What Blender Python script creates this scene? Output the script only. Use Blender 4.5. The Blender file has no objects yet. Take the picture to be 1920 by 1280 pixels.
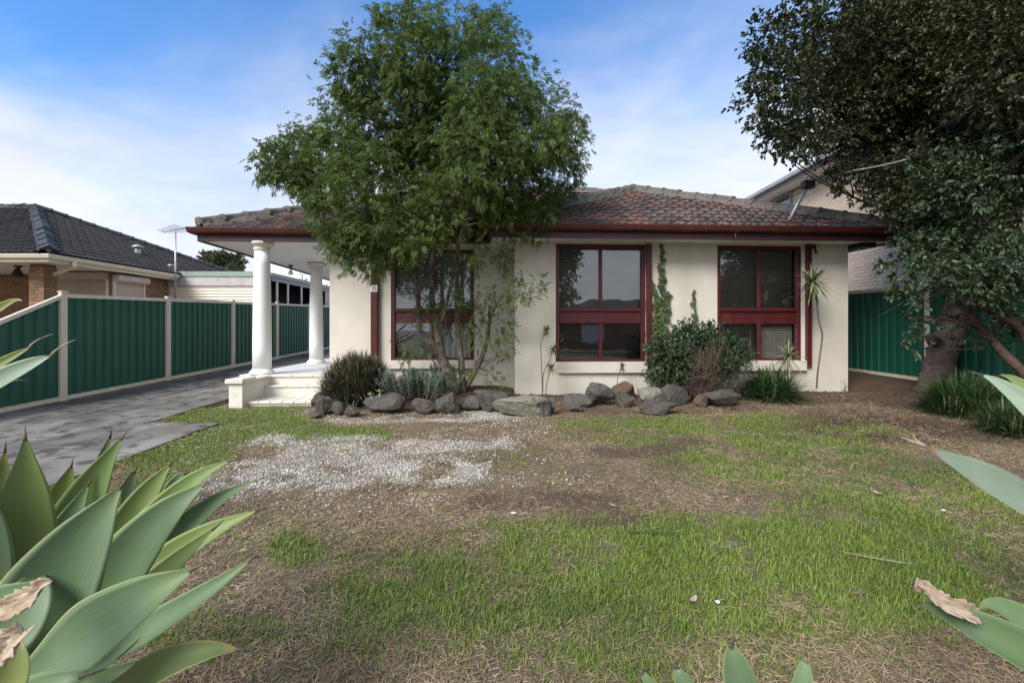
import bpy, bmesh, math, random
import numpy as np
from mathutils import Vector, Matrix, noise as mnoise
random.seed(5)
rng = np.random.default_rng(11)
S = bpy.context.scene
C = S.collection
PI = math.pi

# ------------------------------------------------------------------ camera
FPX, CX, HV, CAMZ = 853.0, 960.0, 616.0, 1.21
cam = bpy.data.objects.new('camera', bpy.data.cameras.new('camera'))
C.objects.link(cam)
cam.location = (0, 0, CAMZ)
cam.rotation_euler = (PI / 2, 0, 0)
cam.data.sensor_width = 36.0
cam.data.lens = FPX / 1920 * 36
cam.data.shift_y = -24 / 1920
cam.data.clip_start = 0.05
cam.data.clip_end = 2000
S.camera = cam

# ------------------------------------------------------------------ sky
SUN_EL, SUN_AZ = math.radians(40), math.radians(220)      # azimuth clockwise from +Y
W = bpy.data.worlds.new('World'); S.world = W; W.use_nodes = True
nt = W.node_tree; nt.nodes.clear()
def N(tree, t, **kw):
    n = tree.nodes.new(t)
    for k, v in kw.items():
        if k in ('inp',):
            for a, b in v.items(): n.inputs[a].default_value = b
        else: setattr(n, k, v)
    return n
def ramp(tree, pts, interp='LINEAR'):
    r = tree.nodes.new('ShaderNodeValToRGB'); cr = r.color_ramp; cr.interpolation = interp
    while len(cr.elements) < len(pts): cr.elements.new(0.5)
    for e, (p, c) in zip(cr.elements, pts):
        e.position = p; e.color = (c, c, c, 1) if not hasattr(c, '__len__') else (*c, 1)
    return r
L = nt.links.new
out = N(nt, 'ShaderNodeOutputWorld'); bg = N(nt, 'ShaderNodeBackground'); bg.inputs[1].default_value = 0.1
sky = N(nt, 'ShaderNodeTexSky'); sky.sky_type = 'NISHITA'; sky.sun_disc = False
sky.sun_elevation = SUN_EL; sky.sun_rotation = SUN_AZ
sky.air_density = 1.0; sky.dust_density = 0.6; sky.ozone_density = 2.2
tc = N(nt, 'ShaderNodeTexCoord')
sep = N(nt, 'ShaderNodeSeparateXYZ'); L(tc.outputs['Generated'], sep.inputs[0])
# clouds laid out on a plane high above: direction / (z + .18)
zadd = N(nt, 'ShaderNodeMath', operation='ADD'); zadd.inputs[1].default_value = 0.22; L(sep.outputs[2], zadd.inputs[0])
zmax = N(nt, 'ShaderNodeMath', operation='MAXIMUM'); zmax.inputs[1].default_value = 0.05; L(zadd.outputs[0], zmax.inputs[0])
dx = N(nt, 'ShaderNodeMath', operation='DIVIDE'); L(sep.outputs[0], dx.inputs[0]); L(zmax.outputs[0], dx.inputs[1])
dy = N(nt, 'ShaderNodeMath', operation='DIVIDE'); L(sep.outputs[1], dy.inputs[0]); L(zmax.outputs[0], dy.inputs[1])
cmb = N(nt, 'ShaderNodeCombineXYZ'); L(dx.outputs[0], cmb.inputs[0]); L(dy.outputs[0], cmb.inputs[1]); cmb.inputs[2].default_value = 3.7
cn = N(nt, 'ShaderNodeTexNoise'); cn.inputs['Scale'].default_value = 1.15; cn.inputs['Detail'].default_value = 7; cn.inputs['Roughness'].default_value = .52
cn.inputs['Distortion'].default_value = .35
L(cmb.outputs[0], cn.inputs['Vector'])
# thin cover overhead, closing to white towards the horizon and towards the street behind the camera
ht = N(nt, 'ShaderNodeMapRange'); ht.interpolation_type = 'SMOOTHSTEP'
ht.inputs[1].default_value = 0.03; ht.inputs[2].default_value = 0.62; ht.inputs[3].default_value = .60; ht.inputs[4].default_value = -.15
L(sep.outputs[2], ht.inputs[0])
bk = N(nt, 'ShaderNodeMapRange'); bk.interpolation_type = 'SMOOTHSTEP'
bk.inputs[1].default_value = .35; bk.inputs[2].default_value = -.6; bk.inputs[3].default_value = 0; bk.inputs[4].default_value = .5
L(sep.outputs[1], bk.inputs[0])
rt = N(nt, 'ShaderNodeMath', operation='MULTIPLY'); rt.inputs[1].default_value = .16; L(sep.outputs[0], rt.inputs[0])
s1 = N(nt, 'ShaderNodeMath', operation='ADD'); L(cn.outputs[0], s1.inputs[0]); L(ht.outputs[0], s1.inputs[1])
s2 = N(nt, 'ShaderNodeMath', operation='ADD'); L(s1.outputs[0], s2.inputs[0]); L(bk.outputs[0], s2.inputs[1])
s3 = N(nt, 'ShaderNodeMath', operation='ADD'); L(s2.outputs[0], s3.inputs[0]); L(rt.outputs[0], s3.inputs[1])
cf = N(nt, 'ShaderNodeMapRange'); cf.interpolation_type = 'SMOOTHSTEP'
cf.inputs[1].default_value = .36; cf.inputs[2].default_value = .98; cf.inputs[3].default_value = 0.02; cf.inputs[4].default_value = .97
L(s3.outputs[0], cf.inputs[0])
cn2 = N(nt, 'ShaderNodeTexNoise'); cn2.inputs['Scale'].default_value = 2.1; cn2.inputs['Detail'].default_value = 5
L(cmb.outputs[0], cn2.inputs['Vector'])
cc = ramp(nt, [(.3, (3.5, 3.6, 3.85)), (.72, (4.45, 4.5, 4.6))]); L(cn2.outputs[0], cc.inputs[0])
mx = N(nt, 'ShaderNodeMix', data_type='RGBA')
skm = N(nt, 'ShaderNodeMix', data_type='RGBA', blend_type='MULTIPLY'); skm.inputs[0].default_value = 1
skm.inputs[7].default_value = (.44, .82, 1.14, 1)
L(sky.outputs[0], skm.inputs[6])
L(cf.outputs[0], mx.inputs[0]); L(skm.outputs[2], mx.inputs[6]); L(cc.outputs[0], mx.inputs[7])
L(mx.outputs[2], bg.inputs[0]); L(bg.outputs[0], out.inputs[0])

# ------------------------------------------------------------------ sun behind thin cloud
sl = bpy.data.lights.new('sun', 'SUN'); sl.energy = 2.2; sl.angle = math.radians(32); sl.color = (1, .95, .88)
sun = bpy.data.objects.new('sun', sl); C.objects.link(sun)
sd = Vector((math.sin(SUN_AZ) * math.cos(SUN_EL), math.cos(SUN_AZ) * math.cos(SUN_EL), math.sin(SUN_EL)))
sun.rotation_euler = sd.to_track_quat('Z', 'Y').to_euler()
sun.location = (-5, -10, 20)
S.view_settings.view_transform = 'Standard'; S.view_settings.look = 'None'
S.view_settings.exposure = 1.27; S.view_settings.gamma = 1.0; S.view_settings.use_curve_mapping = False
S.cycles.max_bounces = 8; S.cycles.transparent_max_bounces = 12

# ------------------------------------------------------------------ helpers: ground and sight lines
def sstep(a, b, x):
    t = np.clip((np.asarray(x, float) - a) / (b - a), 0, 1); return t * t * (3 - 2 * t)
_lat = np.random.default_rng(3).random((256, 256))
def vnoise(x, y):
    x = np.asarray(x, float); y = np.asarray(y, float)
    xi = np.floor(x).astype(int); yi = np.floor(y).astype(int); fx = x - xi; fy = y - yi
    fx = fx * fx * (3 - 2 * fx); fy = fy * fy * (3 - 2 * fy)
    a = _lat[xi % 256, yi % 256]; b = _lat[(xi + 1) % 256, yi % 256]; c = _lat[xi % 256, (yi + 1) % 256]; d = _lat[(xi + 1) % 256, (yi + 1) % 256]
    return (a * (1 - fx) + b * fx) * (1 - fy) + (c * (1 - fx) + d * fx) * fy
def fbm(x, y, o=4):
    s = 0; a = .5; t = 0
    for k in range(o):
        s = s + a * vnoise(x * 2 ** k + 17 * k, y * 2 ** k + 9 * k); t += a; a *= .5
    return s / t
def gz(x, y):
    x = np.asarray(x, float); y = np.asarray(y, float)
    g = .033 * (np.clip(y, -6, 19) - 8.7)
    g = g + .2 * sstep(6.3, 7.5, x) * sstep(5.8, 7.6, y) * (1 - sstep(9, 10.5, x))
    g = g + .09 * sstep(7.0, 7.7, y) * sstep(-3.2, -2.6, x) * (1 - sstep(-.5, .3, x)) * (1 - sstep(12, 14, y))
    return g
def bump(x, y):
    return (fbm(x * 1.3, y * 1.3, 3) - .5) * .05 + (fbm(x * 9, y * 9, 3) - .5) * .022
def at(u, v, Y):
    return Vector(((u - CX) * Y / FPX, Y, CAMZ + (HV - v) * Y / FPX))
def G(u, v):
    t = .8
    while t < 60:
        p = at(u, v, t)
        if p.z <= float(gz(p.x, p.y)): break
        t += .02
    return at(u, v, t)
def to_px(P):
    P = np.asarray(P, float); Y = np.maximum(P[..., 1], .05)
    return CX + P[..., 0] * FPX / Y, HV - (P[..., 2] - CAMZ) * FPX / Y

# house frame: front left corner of the projecting bay, turned three degrees
HA = math.radians(3.0); HO = Vector((0.05, 8.4, 0))
ch, sh = math.cos(HA), math.sin(HA)
def hl(u, v, yl):
    """local house coordinates where the sight line meets the plane y = yl of the house"""
    d = Vector(((u - CX) / FPX, 1, (HV - v) / FPX))
    oy = -sh * (0 - HO.x) + ch * (0 - HO.y); dy_ = -sh * d.x + ch * d.y
    t = (yl - oy) / dy_
    p = d * t + Vector((0, 0, CAMZ)) - HO
    return Vector((ch * p.x + sh * p.y, yl, p.z))
def hx(u, yl): return hl(u, HV, yl).x
def hz(u, v, yl): return hl(u, v, yl).z
def h2w(p): return Vector((HO.x + ch * p[0] - sh * p[1], HO.y + sh * p[0] + ch * p[1], p[2]))

# ------------------------------------------------------------------ helpers: objects and meshes
def tag(o, label=None, cat=None, group=None, kind=None):
    if label: o['label'] = label
    if cat: o['category'] = cat
    if group: o['group'] = group
    if kind: o['kind'] = kind
    return o
def empty(name, loc=(0, 0, 0), rz=0, label=None, cat=None, group=None, kind=None, parent=None):
    o = bpy.data.objects.new(name, None); C.objects.link(o); o.location = loc; o.rotation_euler = (0, 0, rz); o.empty_display_size = .1
    if parent: o.parent = parent
    return tag(o, label, cat, group, kind)
def link(name, me, parent=None, mtx=None):
    o = bpy.data.objects.new(name, me); C.objects.link(o)
    if parent: o.parent = parent
    if mtx is not None: o.matrix_basis = mtx
    return o
class MB:
    def __init__(s): s.v = []; s.f = []; s.sm = []
    def add(s, vs, fs, smooth=False):
        b = len(s.v); s.v += [tuple(p) for p in vs]; s.f += [tuple(i + b for i in f) for f in fs]; s.sm += [smooth] * len(fs); return s
    def box(s, x0, x1, y0, y1, z0, z1, m=None, bev=0):
        if bev:
            b = min(bev, (x1 - x0) * .4, (y1 - y0) * .4, (z1 - z0) * .4)
            bm = bmesh.new(); bmesh.ops.create_cube(bm, size=1)
            for v in bm.verts: v.co = Vector(((x0 + x1) / 2 + v.co.x * (x1 - x0), (y0 + y1) / 2 + v.co.y * (y1 - y0), (z0 + z1) / 2 + v.co.z * (z1 - z0)))
            bmesh.ops.bevel(bm, geom=bm.edges[:], offset=b, segments=1, profile=.5, affect='EDGES')
            bm.verts.index_update()
            vs = [v.co.copy() for v in bm.verts]; fs = [[v.index for v in f.verts] for f in bm.faces]; bm.free()
        else:
            vs = [Vector(p) for p in ((x0, y0, z0), (x1, y0, z0), (x1, y1, z0), (x0, y1, z0), (x0, y0, z1), (x1, y0, z1), (x1, y1, z1), (x0, y1, z1))]
            fs = [(0, 3, 2, 1), (4, 5, 6, 7), (0, 1, 5, 4), (1, 2, 6, 5), (2, 3, 7, 6), (3, 0, 4, 7)]
        if m is not None: vs = [m @ v for v in vs]
        return s.add(vs, fs)
    def tube(s, pts, rad, n=8, smooth=True, cap=True, wob=0):
        pts = [Vector(p) for p in pts]
        if not hasattr(rad, '__len__'): rad = [rad] * len(pts)
        vs = []; fs = []; ref = None
        for i, p in enumerate(pts):
            t = (pts[min(i + 1, len(pts) - 1)] - pts[max(i - 1, 0)])
            t = t.normalized() if t.length > 1e-9 else Vector((0, 0, 1))
            if ref is None:
                ref = t.cross(Vector((0, 1, 0)) if abs(t.y) < .9 else Vector((1, 0, 0))).normalized()
            ref = (ref - t * ref.dot(t)).normalized(); bi = t.cross(ref)
            for k in range(n):
                a = 2 * PI * k / n; r = rad[i] * (1 + (random.uniform(-wob, wob) if wob else 0))
                vs.append(p + ref * math.cos(a) * r + bi * math.sin(a) * r)
        for i in range(len(pts) - 1):
            for k in range(n):
                fs.append((i * n + k, i * n + (k + 1) % n, (i + 1) * n + (k + 1) % n, (i + 1) * n + k))
        if cap:
            fs.append(tuple(reversed(range(n)))); fs.append(tuple(range((len(pts) - 1) * n, len(pts) * n)))
        return s.add(vs, fs, smooth)
    def lathe(s, prof, n=28, c=(0, 0, 0), smooth=True):
        vs = []; fs = []
        for (r, z) in prof:
            for k in range(n):
                a = 2 * PI * k / n; vs.append((c[0] + r * math.cos(a), c[1] + r * math.sin(a), c[2] + z))
        for i in range(len(prof) - 1):
            for k in range(n): fs.append((i * n + k, i * n + (k + 1) % n, (i + 1) * n + (k + 1) % n, (i + 1) * n + k))
        fs.append(tuple(reversed(range(n)))); fs.append(tuple(range((len(prof) - 1) * n, len(prof) * n)))
        return s.add(vs, fs, smooth)
    def prism(s, poly, d, smooth=False):
        """poly: planar loop of 3D points, d: extrusion vector"""
        n = len(poly); d = Vector(d); a = [Vector(p) for p in poly]; b = [p + d for p in a]
        return s.add(a + b, [tuple(range(n)), tuple(reversed(range(n, 2 * n)))] + [((i + 1) % n, i, n + i, n + (i + 1) % n) for i in range(n)], smooth)
    def mesh(s, name, m=None):
        me = bpy.data.meshes.new(name); me.from_pydata(s.v, [], s.f)
        me.polygons.foreach_set('use_smooth', s.sm)
        if m: me.materials.append(m)
        bm = bmesh.new(); bm.from_mesh(me); bmesh.ops.recalc_face_normals(bm, faces=bm.faces); bm.to_mesh(me); bm.free()
        me.update(); return me
    def build(s, name, m=None, parent=None, label=None, kind=None, mtx=None):
        o = link(name, s.mesh(name, m), parent, mtx)
        return tag(o, label, None, None, kind)
def auto_smooth(o, deg=40):
    me = o.data
    me.polygons.foreach_set('use_smooth', [True] * len(me.polygons))
    try: me.set_sharp_from_angle(angle=math.radians(deg))
    except Exception: pass
    return o
def np_mesh(name, V, F, m=None, attrs=None, smooth=False, F2=None):
    """V (n,3); F (k,m) faces all of one size, F2 a second array of another size"""
    me = bpy.data.meshes.new(name); V = np.asarray(V, np.float32)
    fs = [np.asarray(F, np.int32)] + ([np.asarray(F2, np.int32)] if F2 is not None else [])
    me.vertices.add(len(V)); me.vertices.foreach_set('co', V.ravel())
    nl = sum(f.size for f in fs); npoly = sum(len(f) for f in fs)
    me.loops.add(nl); me.loops.foreach_set('vertex_index', np.concatenate([f.ravel() for f in fs]))
    me.polygons.add(npoly); st = []; o = 0
    for f in fs:
        st.append(o + np.arange(len(f)) * f.shape[1]); o += f.size
    me.polygons.foreach_set('loop_start', np.concatenate(st).astype(np.int32))
    me.polygons.foreach_set('use_smooth', np.full(npoly, smooth))
    me.update(calc_edges=True); me.validate()
    for k, a in (attrs or {}).items():
        at_ = me.attributes.new(k, 'FLOAT', 'POINT'); at_.data.foreach_set('value', np.asarray(a, np.float32))
    if m: me.materials.append(m)
    return me
def mesh_arrays(me):
    V = np.empty(len(me.vertices) * 3); me.vertices.foreach_get('co', V); return V.reshape(-1, 3), [tuple(p.vertices) for p in me.polygons]
def merged(name, me, mats, m, parent=None, label=None, smooth=False):
    """many placed copies of one small mesh joined into one object of kind stuff"""
    V, F = mesh_arrays(me); vs = []; fs = []; b = 0
    H = np.c_[V, np.ones(len(V))]
    for M_ in mats:
        vs.append((H @ np.array(M_).T)[:, :3]); fs += [tuple(i + b for i in f) for f in F]; b += len(V)
    nm = bpy.data.meshes.new(name); nm.from_pydata(np.concatenate(vs).tolist(), [], fs); nm.materials.append(m)
    if smooth: nm.polygons.foreach_set('use_smooth', [True] * len(nm.polygons))
    return tag(link(name, nm, parent), label, None, None, 'stuff')
def frame_m(e, s, n, o):
    return Matrix(((e[0], s[0], n[0], o[0]), (e[1], s[1], n[1], o[1]), (e[2], s[2], n[2], o[2]), (0, 0, 0, 1)))

# ------------------------------------------------------------------ materials
def mat(name, c1, c2=None, scale=6, rough=.7, bump=0, bscale=60, detail=5, spec=.4, metal=0, lo=.35, hi=.65,
        spots=None, streak=None, island=0, trans=0, attr=None, coat=0, fibre=None, coords='Object', bdist=.004):
    m = bpy.data.materials.new(name); m.use_nodes = True; t = m.node_tree; b = t.nodes['Principled BSDF']; l = t.links.new
    b.inputs['Roughness'].default_value = rough; b.inputs['Metallic'].default_value = metal
    b.inputs['Specular IOR Level'].default_value = spec
    if coat: b.inputs['Coat Weight'].default_value = coat; b.inputs['Coat Roughness'].default_value = .2
    tcn = N(t, 'ShaderNodeTexCoord'); co = tcn.outputs[coords]
    c2 = c2 or c1
    no = N(t, 'ShaderNodeTexNoise'); no.inputs['Scale'].default_value = scale; no.inputs['Detail'].default_value = detail; no.inputs['Roughness'].default_value = .6
    l(co, no.inputs['Vector'])
    r = ramp(t, [(lo, c1), (hi, c2)]); l(no.outputs[0], r.inputs[0]); col = r.outputs[0]
    if streak:            # (colour, scale xyz, threshold lo, hi, amount)
        mp = N(t, 'ShaderNodeMapping'); mp.inputs['Scale'].default_value = streak[1]; l(co, mp.inputs[0])
        n2 = N(t, 'ShaderNodeTexNoise'); n2.inputs['Scale'].default_value = 1; n2.inputs['Detail'].default_value = 6; l(mp.outputs[0], n2.inputs['Vector'])
        r2 = ramp(t, [(streak[2], 0), (streak[3], streak[4])]); l(n2.outputs[0], r2.inputs[0])
        x = N(t, 'ShaderNodeMix', data_type='RGBA'); x.inputs[7].default_value = (*streak[0], 1); l(r2.outputs[0], x.inputs[0]); l(col, x.inputs[6]); col = x.outputs[2]
    if spots:             # list of (colour, scale, lo, hi, amount)
        for (sc, ss, a, bb, am) in (spots if isinstance(spots, list) else [spots]):
            n3 = N(t, 'ShaderNodeTexNoise'); n3.inputs['Scale'].default_value = ss; n3.inputs['Detail'].default_value = 4; l(co, n3.inputs['Vector'])
            r3 = ramp(t, [(a, 0), (bb, am)]); l(n3.outputs[0], r3.inputs[0])
            x = N(t, 'ShaderNodeMix', data_type='RGBA'); x.inputs[7].default_value = (*sc, 1); l(r3.outputs[0], x.inputs[0]); l(col, x.inputs[6]); col = x.outputs[2]
    if island:            # brightness and hue differ from piece to piece
        g = N(t, 'ShaderNodeNewGeometry'); oi = N(t, 'ShaderNodeObjectInfo')
        ad = N(t, 'ShaderNodeMath', operation='ADD'); l(g.outputs['Random Per Island'], ad.inputs[0]); l(oi.outputs['Random'], ad.inputs[1])
        fr = N(t, 'ShaderNodeMath', operation='FRACT'); l(ad.outputs[0], fr.inputs[0])
        mr = N(t, 'ShaderNodeMapRange'); mr.inputs[3].default_value = 1 - island; mr.inputs[4].default_value = 1 + island; l(fr.outputs[0], mr.inputs[0])
        hs = N(t, 'ShaderNodeHueSaturation'); l(mr.outputs[0], hs.inputs['Value']); l(col, hs.inputs['Color'])
        hm = N(t, 'ShaderNodeMapRange'); hm.inputs[3].default_value = .5 + island * .05; hm.inputs[4].default_value = .5 - island * .05; l(fr.outputs[0], hm.inputs[0]); l(hm.outputs[0], hs.inputs['Hue'])
        col = hs.outputs[0]
    if fibre:             # fine lines running along a leaf
        na = N(t, 'ShaderNodeAttribute', attribute_name='across'); nb_ = N(t, 'ShaderNodeAttribute', attribute_name='along')
        cx_ = N(t, 'ShaderNodeCombineXYZ'); oi = N(t, 'ShaderNodeObjectInfo')
        m1 = N(t, 'ShaderNodeMath', operation='MULTIPLY'); m1.inputs[1].default_value = 11; l(na.outputs['Fac'], m1.inputs[0]); l(m1.outputs[0], cx_.inputs[0])
        m2 = N(t, 'ShaderNodeMath', operation='MULTIPLY'); m2.inputs[1].default_value = 1.6; l(nb_.outputs['Fac'], m2.inputs[0]); l(m2.outputs[0], cx_.inputs[1])
        m3 = N(t, 'ShaderNodeMath', operation='MULTIPLY'); m3.inputs[1].default_value = 40; l(oi.outputs['Random'], m3.inputs[0]); l(m3.outputs[0], cx_.inputs[2])
        nf = N(t, 'ShaderNodeTexNoise'); nf.inputs['Scale'].default_value = 1; nf.inputs['Detail'].default_value = 7; nf.inputs['Roughness'].default_value = .65; l(cx_.outputs[0], nf.inputs['Vector'])
        rf = ramp(t, [(.45, 0), (.72, fibre[1])]); l(nf.outputs[0], rf.inputs[0])
        x = N(t, 'ShaderNodeMix', data_type='RGBA'); x.inputs[7].default_value = (*fibre[0], 1); l(rf.outputs[0], x.inputs[0]); l(col, x.inputs[6]); col = x.outputs[2]
    if attr:              # second colour by a stored value
        for (an, ac, a, bb, am) in attr:
            na = N(t, 'ShaderNodeAttribute', attribute_name=an)
            r4 = ramp(t, [(a, 0), (bb, am)]); l(na.outputs['Fac'], r4.inputs[0])
            x = N(t, 'ShaderNodeMix', data_type='RGBA'); x.inputs[7].default_value = (*ac, 1); l(r4.outputs[0], x.inputs[0]); l(col, x.inputs[6]); col = x.outputs[2]
    l(col, b.inputs['Base Color'])
    if bump:
        nb = N(t, 'ShaderNodeTexNoise'); nb.inputs['Scale'].default_value = bscale; nb.inputs['Detail'].default_value = 6; l(co, nb.inputs['Vector'])
        bp = N(t, 'ShaderNodeBump'); bp.inputs['Strength'].default_value = bump; bp.inputs['Distance'].default_value = bdist
        l(nb.outputs[0], bp.inputs['Height']); l(bp.outputs[0], b.inputs['Normal'])
    if trans:
        tr = N(t, 'ShaderNodeBsdfTranslucent'); l(col, tr.inputs[0]); ms = N(t, 'ShaderNodeMixShader'); ms.inputs[0].default_value = trans
        o = t.nodes['Material Output']; l(b.outputs[0], ms.inputs[1]); l(tr.outputs[0], ms.inputs[2]); l(ms.outputs[0], o.inputs[0])
    return m
M = {}
M['stucco'] = mat('stucco', (.585, .55, .485), (.66, .625, .56), 1.6, .9, .8, 150, spec=.2, streak=((.44, .40, .34), (2.6, 2.6, .35), .48, .78, .5), spots=[((.42, .37, .3), 34, .74, .8, .4)])
M['stucco_white'] = mat('white_painted_masonry', (.78, .78, .77), (.84, .84, .84), 3, .7, .25, 120, spec=.3, spots=((.6, .57, .52), 9, .66, .78, .4))
M['step'] = mat('weathered_cream_masonry', (.62, .59, .52), (.70, .67, .61), 5, .85, .4, 90, spots=[((.36, .32, .26), 8, .58, .75, .6), ((.25, .23, .2), 30, .68, .75, .4)])
M['soffit'] = mat('soffit_board', (.78, .78, .76), (.83, .83, .81), 2, .75, .1, 60, spots=((.45, .42, .38), 12, .68, .8, .35))
M['red'] = mat('dark_red_paint', (.058, .009, .011), (.08, .013, .015), 5, .42, .15, 80, spec=.45, streak=((.15, .04, .04), (14, 14, .8), .55, .8, .4))
M['gutter'] = mat('red_brown_gutter', (.060, .014, .012), (.085, .021, .017), 4, .38, .1, 40, spec=.5, spots=((.10, .03, .03), 14, .6, .75, .4))
M['fascia'] = mat('plum_fascia', (.036, .011, .018), (.05, .015, .023), 3, .45, .12, 60, spec=.4)
M['tile'] = mat('terracotta_tile', (.05, .036, .032), (.095, .062, .052), 9, .8, .6, 90, spec=.25,
                spots=[((.15, .064, .044), 1.7, .58, .68, .5), ((.24, .23, .21), 21, .53, .64, .8), ((.045, .042, .036), 13, .58, .7, .6), ((.33, .34, .28), 60, .64, .7, .6)], island=.42)
def tile_red_variation(m):
    """some tiles kept their red, most went brown"""
    t = m.node_tree; l = t.links.new
    b = t.nodes['Principled BSDF']; src = b.inputs['Base Color'].links[0].from_socket
    g = N(t, 'ShaderNodeNewGeometry'); oi = N(t, 'ShaderNodeObjectInfo')
    a1 = N(t, 'ShaderNodeMath', operation='MULTIPLY'); a1.inputs[1].default_value = 7.31; l(oi.outputs['Random'], a1.inputs[0])
    a2 = N(t, 'ShaderNodeMath', operation='ADD'); l(a1.outputs[0], a2.inputs[0]); l(g.outputs['Random Per Island'], a2.inputs[1])
    fr = N(t, 'ShaderNodeMath', operation='FRACT'); l(a2.outputs[0], fr.inputs[0])
    r = ramp(t, [(.82, 0), (.87, .5)]); l(fr.outputs[0], r.inputs[0])
    x = N(t, 'ShaderNodeMix', data_type='RGBA'); x.inputs[7].default_value = (.25, .08, .045, 1); l(r.outputs[0], x.inputs[0]); l(src, x.inputs[6]); l(x.outputs[2], b.inputs['Base Color'])
tile_red_variation(M['tile'])
M['cap'] = mat('lichen_ridge_cap', (.075, .063, .055), (.13, .115, .10), 14, .85, .6, 80, spots=[((.24, .235, .205), 24, .55, .68, .7), ((.09, .07, .055), 10, .6, .7, .6)], island=.2)
M['mortar'] = mat('grey_mortar', (.085, .078, .07), (.15, .14, .125), 20, .95, .7, 70, spots=((.12, .11, .09), 10, .55, .7, .6))
M['under'] = mat('roof_underlay', (.03, .025, .022))
M['pane'] = None
M['blind'] = mat('cream_blind_slat', (.40, .39, .36), rough=.5)
M['blind_dark'] = mat('tan_blind_slat', (.20, .18, .15), (.25, .22, .18), rough=.55)
M['blind_white'] = mat('white_blind_slat', (.82, .82, .82), rough=.45)
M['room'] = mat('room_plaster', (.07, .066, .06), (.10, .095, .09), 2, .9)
M['fence'] = mat('dark_green_steel', (.006, .084, .055), (.011, .105, .07), 2, .5, .06, 30, spec=.45, spots=[((.03, .05, .045), 26, .70, .75, .5), ((.05, .10, .085), 5, .6, .8, .35)])
M['cream'] = mat('cream_steel', (.66, .585, .465), (.72, .64, .52), 3, .45, .05, 30, spec=.4, spots=((.4, .34, .25), 14, .68, .78, .4))
M['concrete'] = mat('stained_concrete', (.125, .115, .10), (.205, .19, .168), 1.6, .9, .6, 55, lo=.36, hi=.62, detail=10, spots=[((.05, .046, .042), .9, .5, .64, .7), ((.25, .235, .22), 30, .6, .7, .5), ((.045, .041, .036), 5, .53, .62, .8)], streak=((.30, .285, .26), (2.6, .7, 1), .52, .66, .6), bdist=.006)
M['dark_tile'] = mat('dark_glazed_tile', (.018, .015, .014), (.034, .029, .026), 9, .6, .4, 70, spec=.35, spots=[((.22, .215, .20), 30, .62, .68, .75), ((.05, .055, .04), 6, .56, .7, .5)], island=.3)
M['dark_cap'] = mat('dark_glazed_ridge_tile', (.030, .027, .026), (.06, .056, .054), 9, .5, .3, 70, spec=.5)
M['tan_brick'] = mat('tan_brick', (.22, .125, .075), (.31, .19, .12), 16, .85, .5, 90, island=.25, spots=((.10, .06, .04), 40, .66, .72, .5))
M['cream_brick'] = mat('cream_brick', (.66, .52, .39), (.74, .61, .48), 12, .85, .4, 90, island=.09, spots=((.5, .36, .25), 3, .6, .75, .35))
M['mortar_dark'] = mat('brown_mortar', (.13, .10, .075), (.2, .16, .12), 20, .95)
M['mortar_pale'] = mat('pale_mortar', (.27, .235, .20), (.34, .30, .26), 20, .95)
M['shutter'] = mat('beige_shutter', (.44, .37, .32), (.5, .43, .37), 3, .6)
M['shutter_lit'] = mat('lit_pinkish_shutter', (.60, .50, .45), (.64, .54, .49), 3, .6)  # pinkish and lighter than the street shutter: light on it put into the colour
M['gutter_cream'] = mat('cream_gutter', (.68, .62, .52), (.74, .68, .57), 3, .45, spec=.4)
M['galv'] = mat('galvanised_metal', (.36, .37, .40), (.5, .51, .54), 12, .45, metal=.6)
M['grey_metal'] = mat('grey_painted_metal', (.27, .28, .31), (.33, .34, .37), 5, .5)
M['lilac_metal'] = mat('weathered_zinc_sheet', (.42, .40, .42), (.52, .5, .52), 4, .55, streak=((.3, .25, .22), (6, 6, .6), .55, .8, .5))
M['green_flash'] = mat('pale_green_flashing', (.24, .32, .285), (.28, .36, .32), 3, .5)
M['black'] = mat('black_plastic', (.012, .012, .013), rough=.5)
M['white_paint'] = mat('white_gloss_paint', (.78, .78, .78), rough=.35)
M['dark_room'] = mat('painted_shade_lining', (.012, .012, .013), rough=.9)  # near-black colour stands in for the shade inside the garage
M['rock'] = mat('basalt_rock', (.050, .045, .040), (.098, .089, .078), 7, .9, 1, 34, spots=[((.12, .118, .105), 18, .60, .70, .6), ((.10, .06, .045), 3.2, .56, .7, .5), ((.03, .038, .016), 5, .58, .7, .5)], bdist=.02)
M['rock_red'] = mat('rusty_rock', (.085, .055, .04), (.14, .09, .062), 6, .9, 1, 34, spots=[((.04, .038, .036), 9, .5, .64, .7)], bdist=.02)
M['rock_pale'] = mat('pale_sandstone_rock', (.17, .162, .135), (.25, .24, .205), 7, .9, 1, 34, spots=[((.24, .235, .21), 16, .55, .7, .6), ((.17, .14, .06), 2.6, .58, .7, .5), ((.06, .06, .05), 5, .54, .66, .7)], bdist=.02)
M['rock_blue'] = mat('bluestone_rock', (.058, .056, .054), (.115, .112, .108), 8, .9, 1, 34, spots=[((.13, .13, .13), 22, .6, .7, .5), ((.06, .042, .028), 4, .55, .68, .6)], bdist=.02)
M['agave'] = mat('waxy_agave_leaf', (.098, .162, .078), (.132, .2, .105), 3.2, .5, .08, 40, spec=.3, spots=[((.12, .19, .045), 2.2, .5, .66, .55), ((.045, .05, .03), 75, .76, .79, .6), ((.2, .24, .1), 38, .72, .76, .5)], island=.12, trans=.06, fibre=((.15, .2, .15), .5),
                 attr=[('edge', (.36, .39, .15), .945, .99, .85), ('along', (.13, .18, .065), .7, .97, .6), ('along', (.05, .02, .015), .965, .985, .95)])
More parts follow.
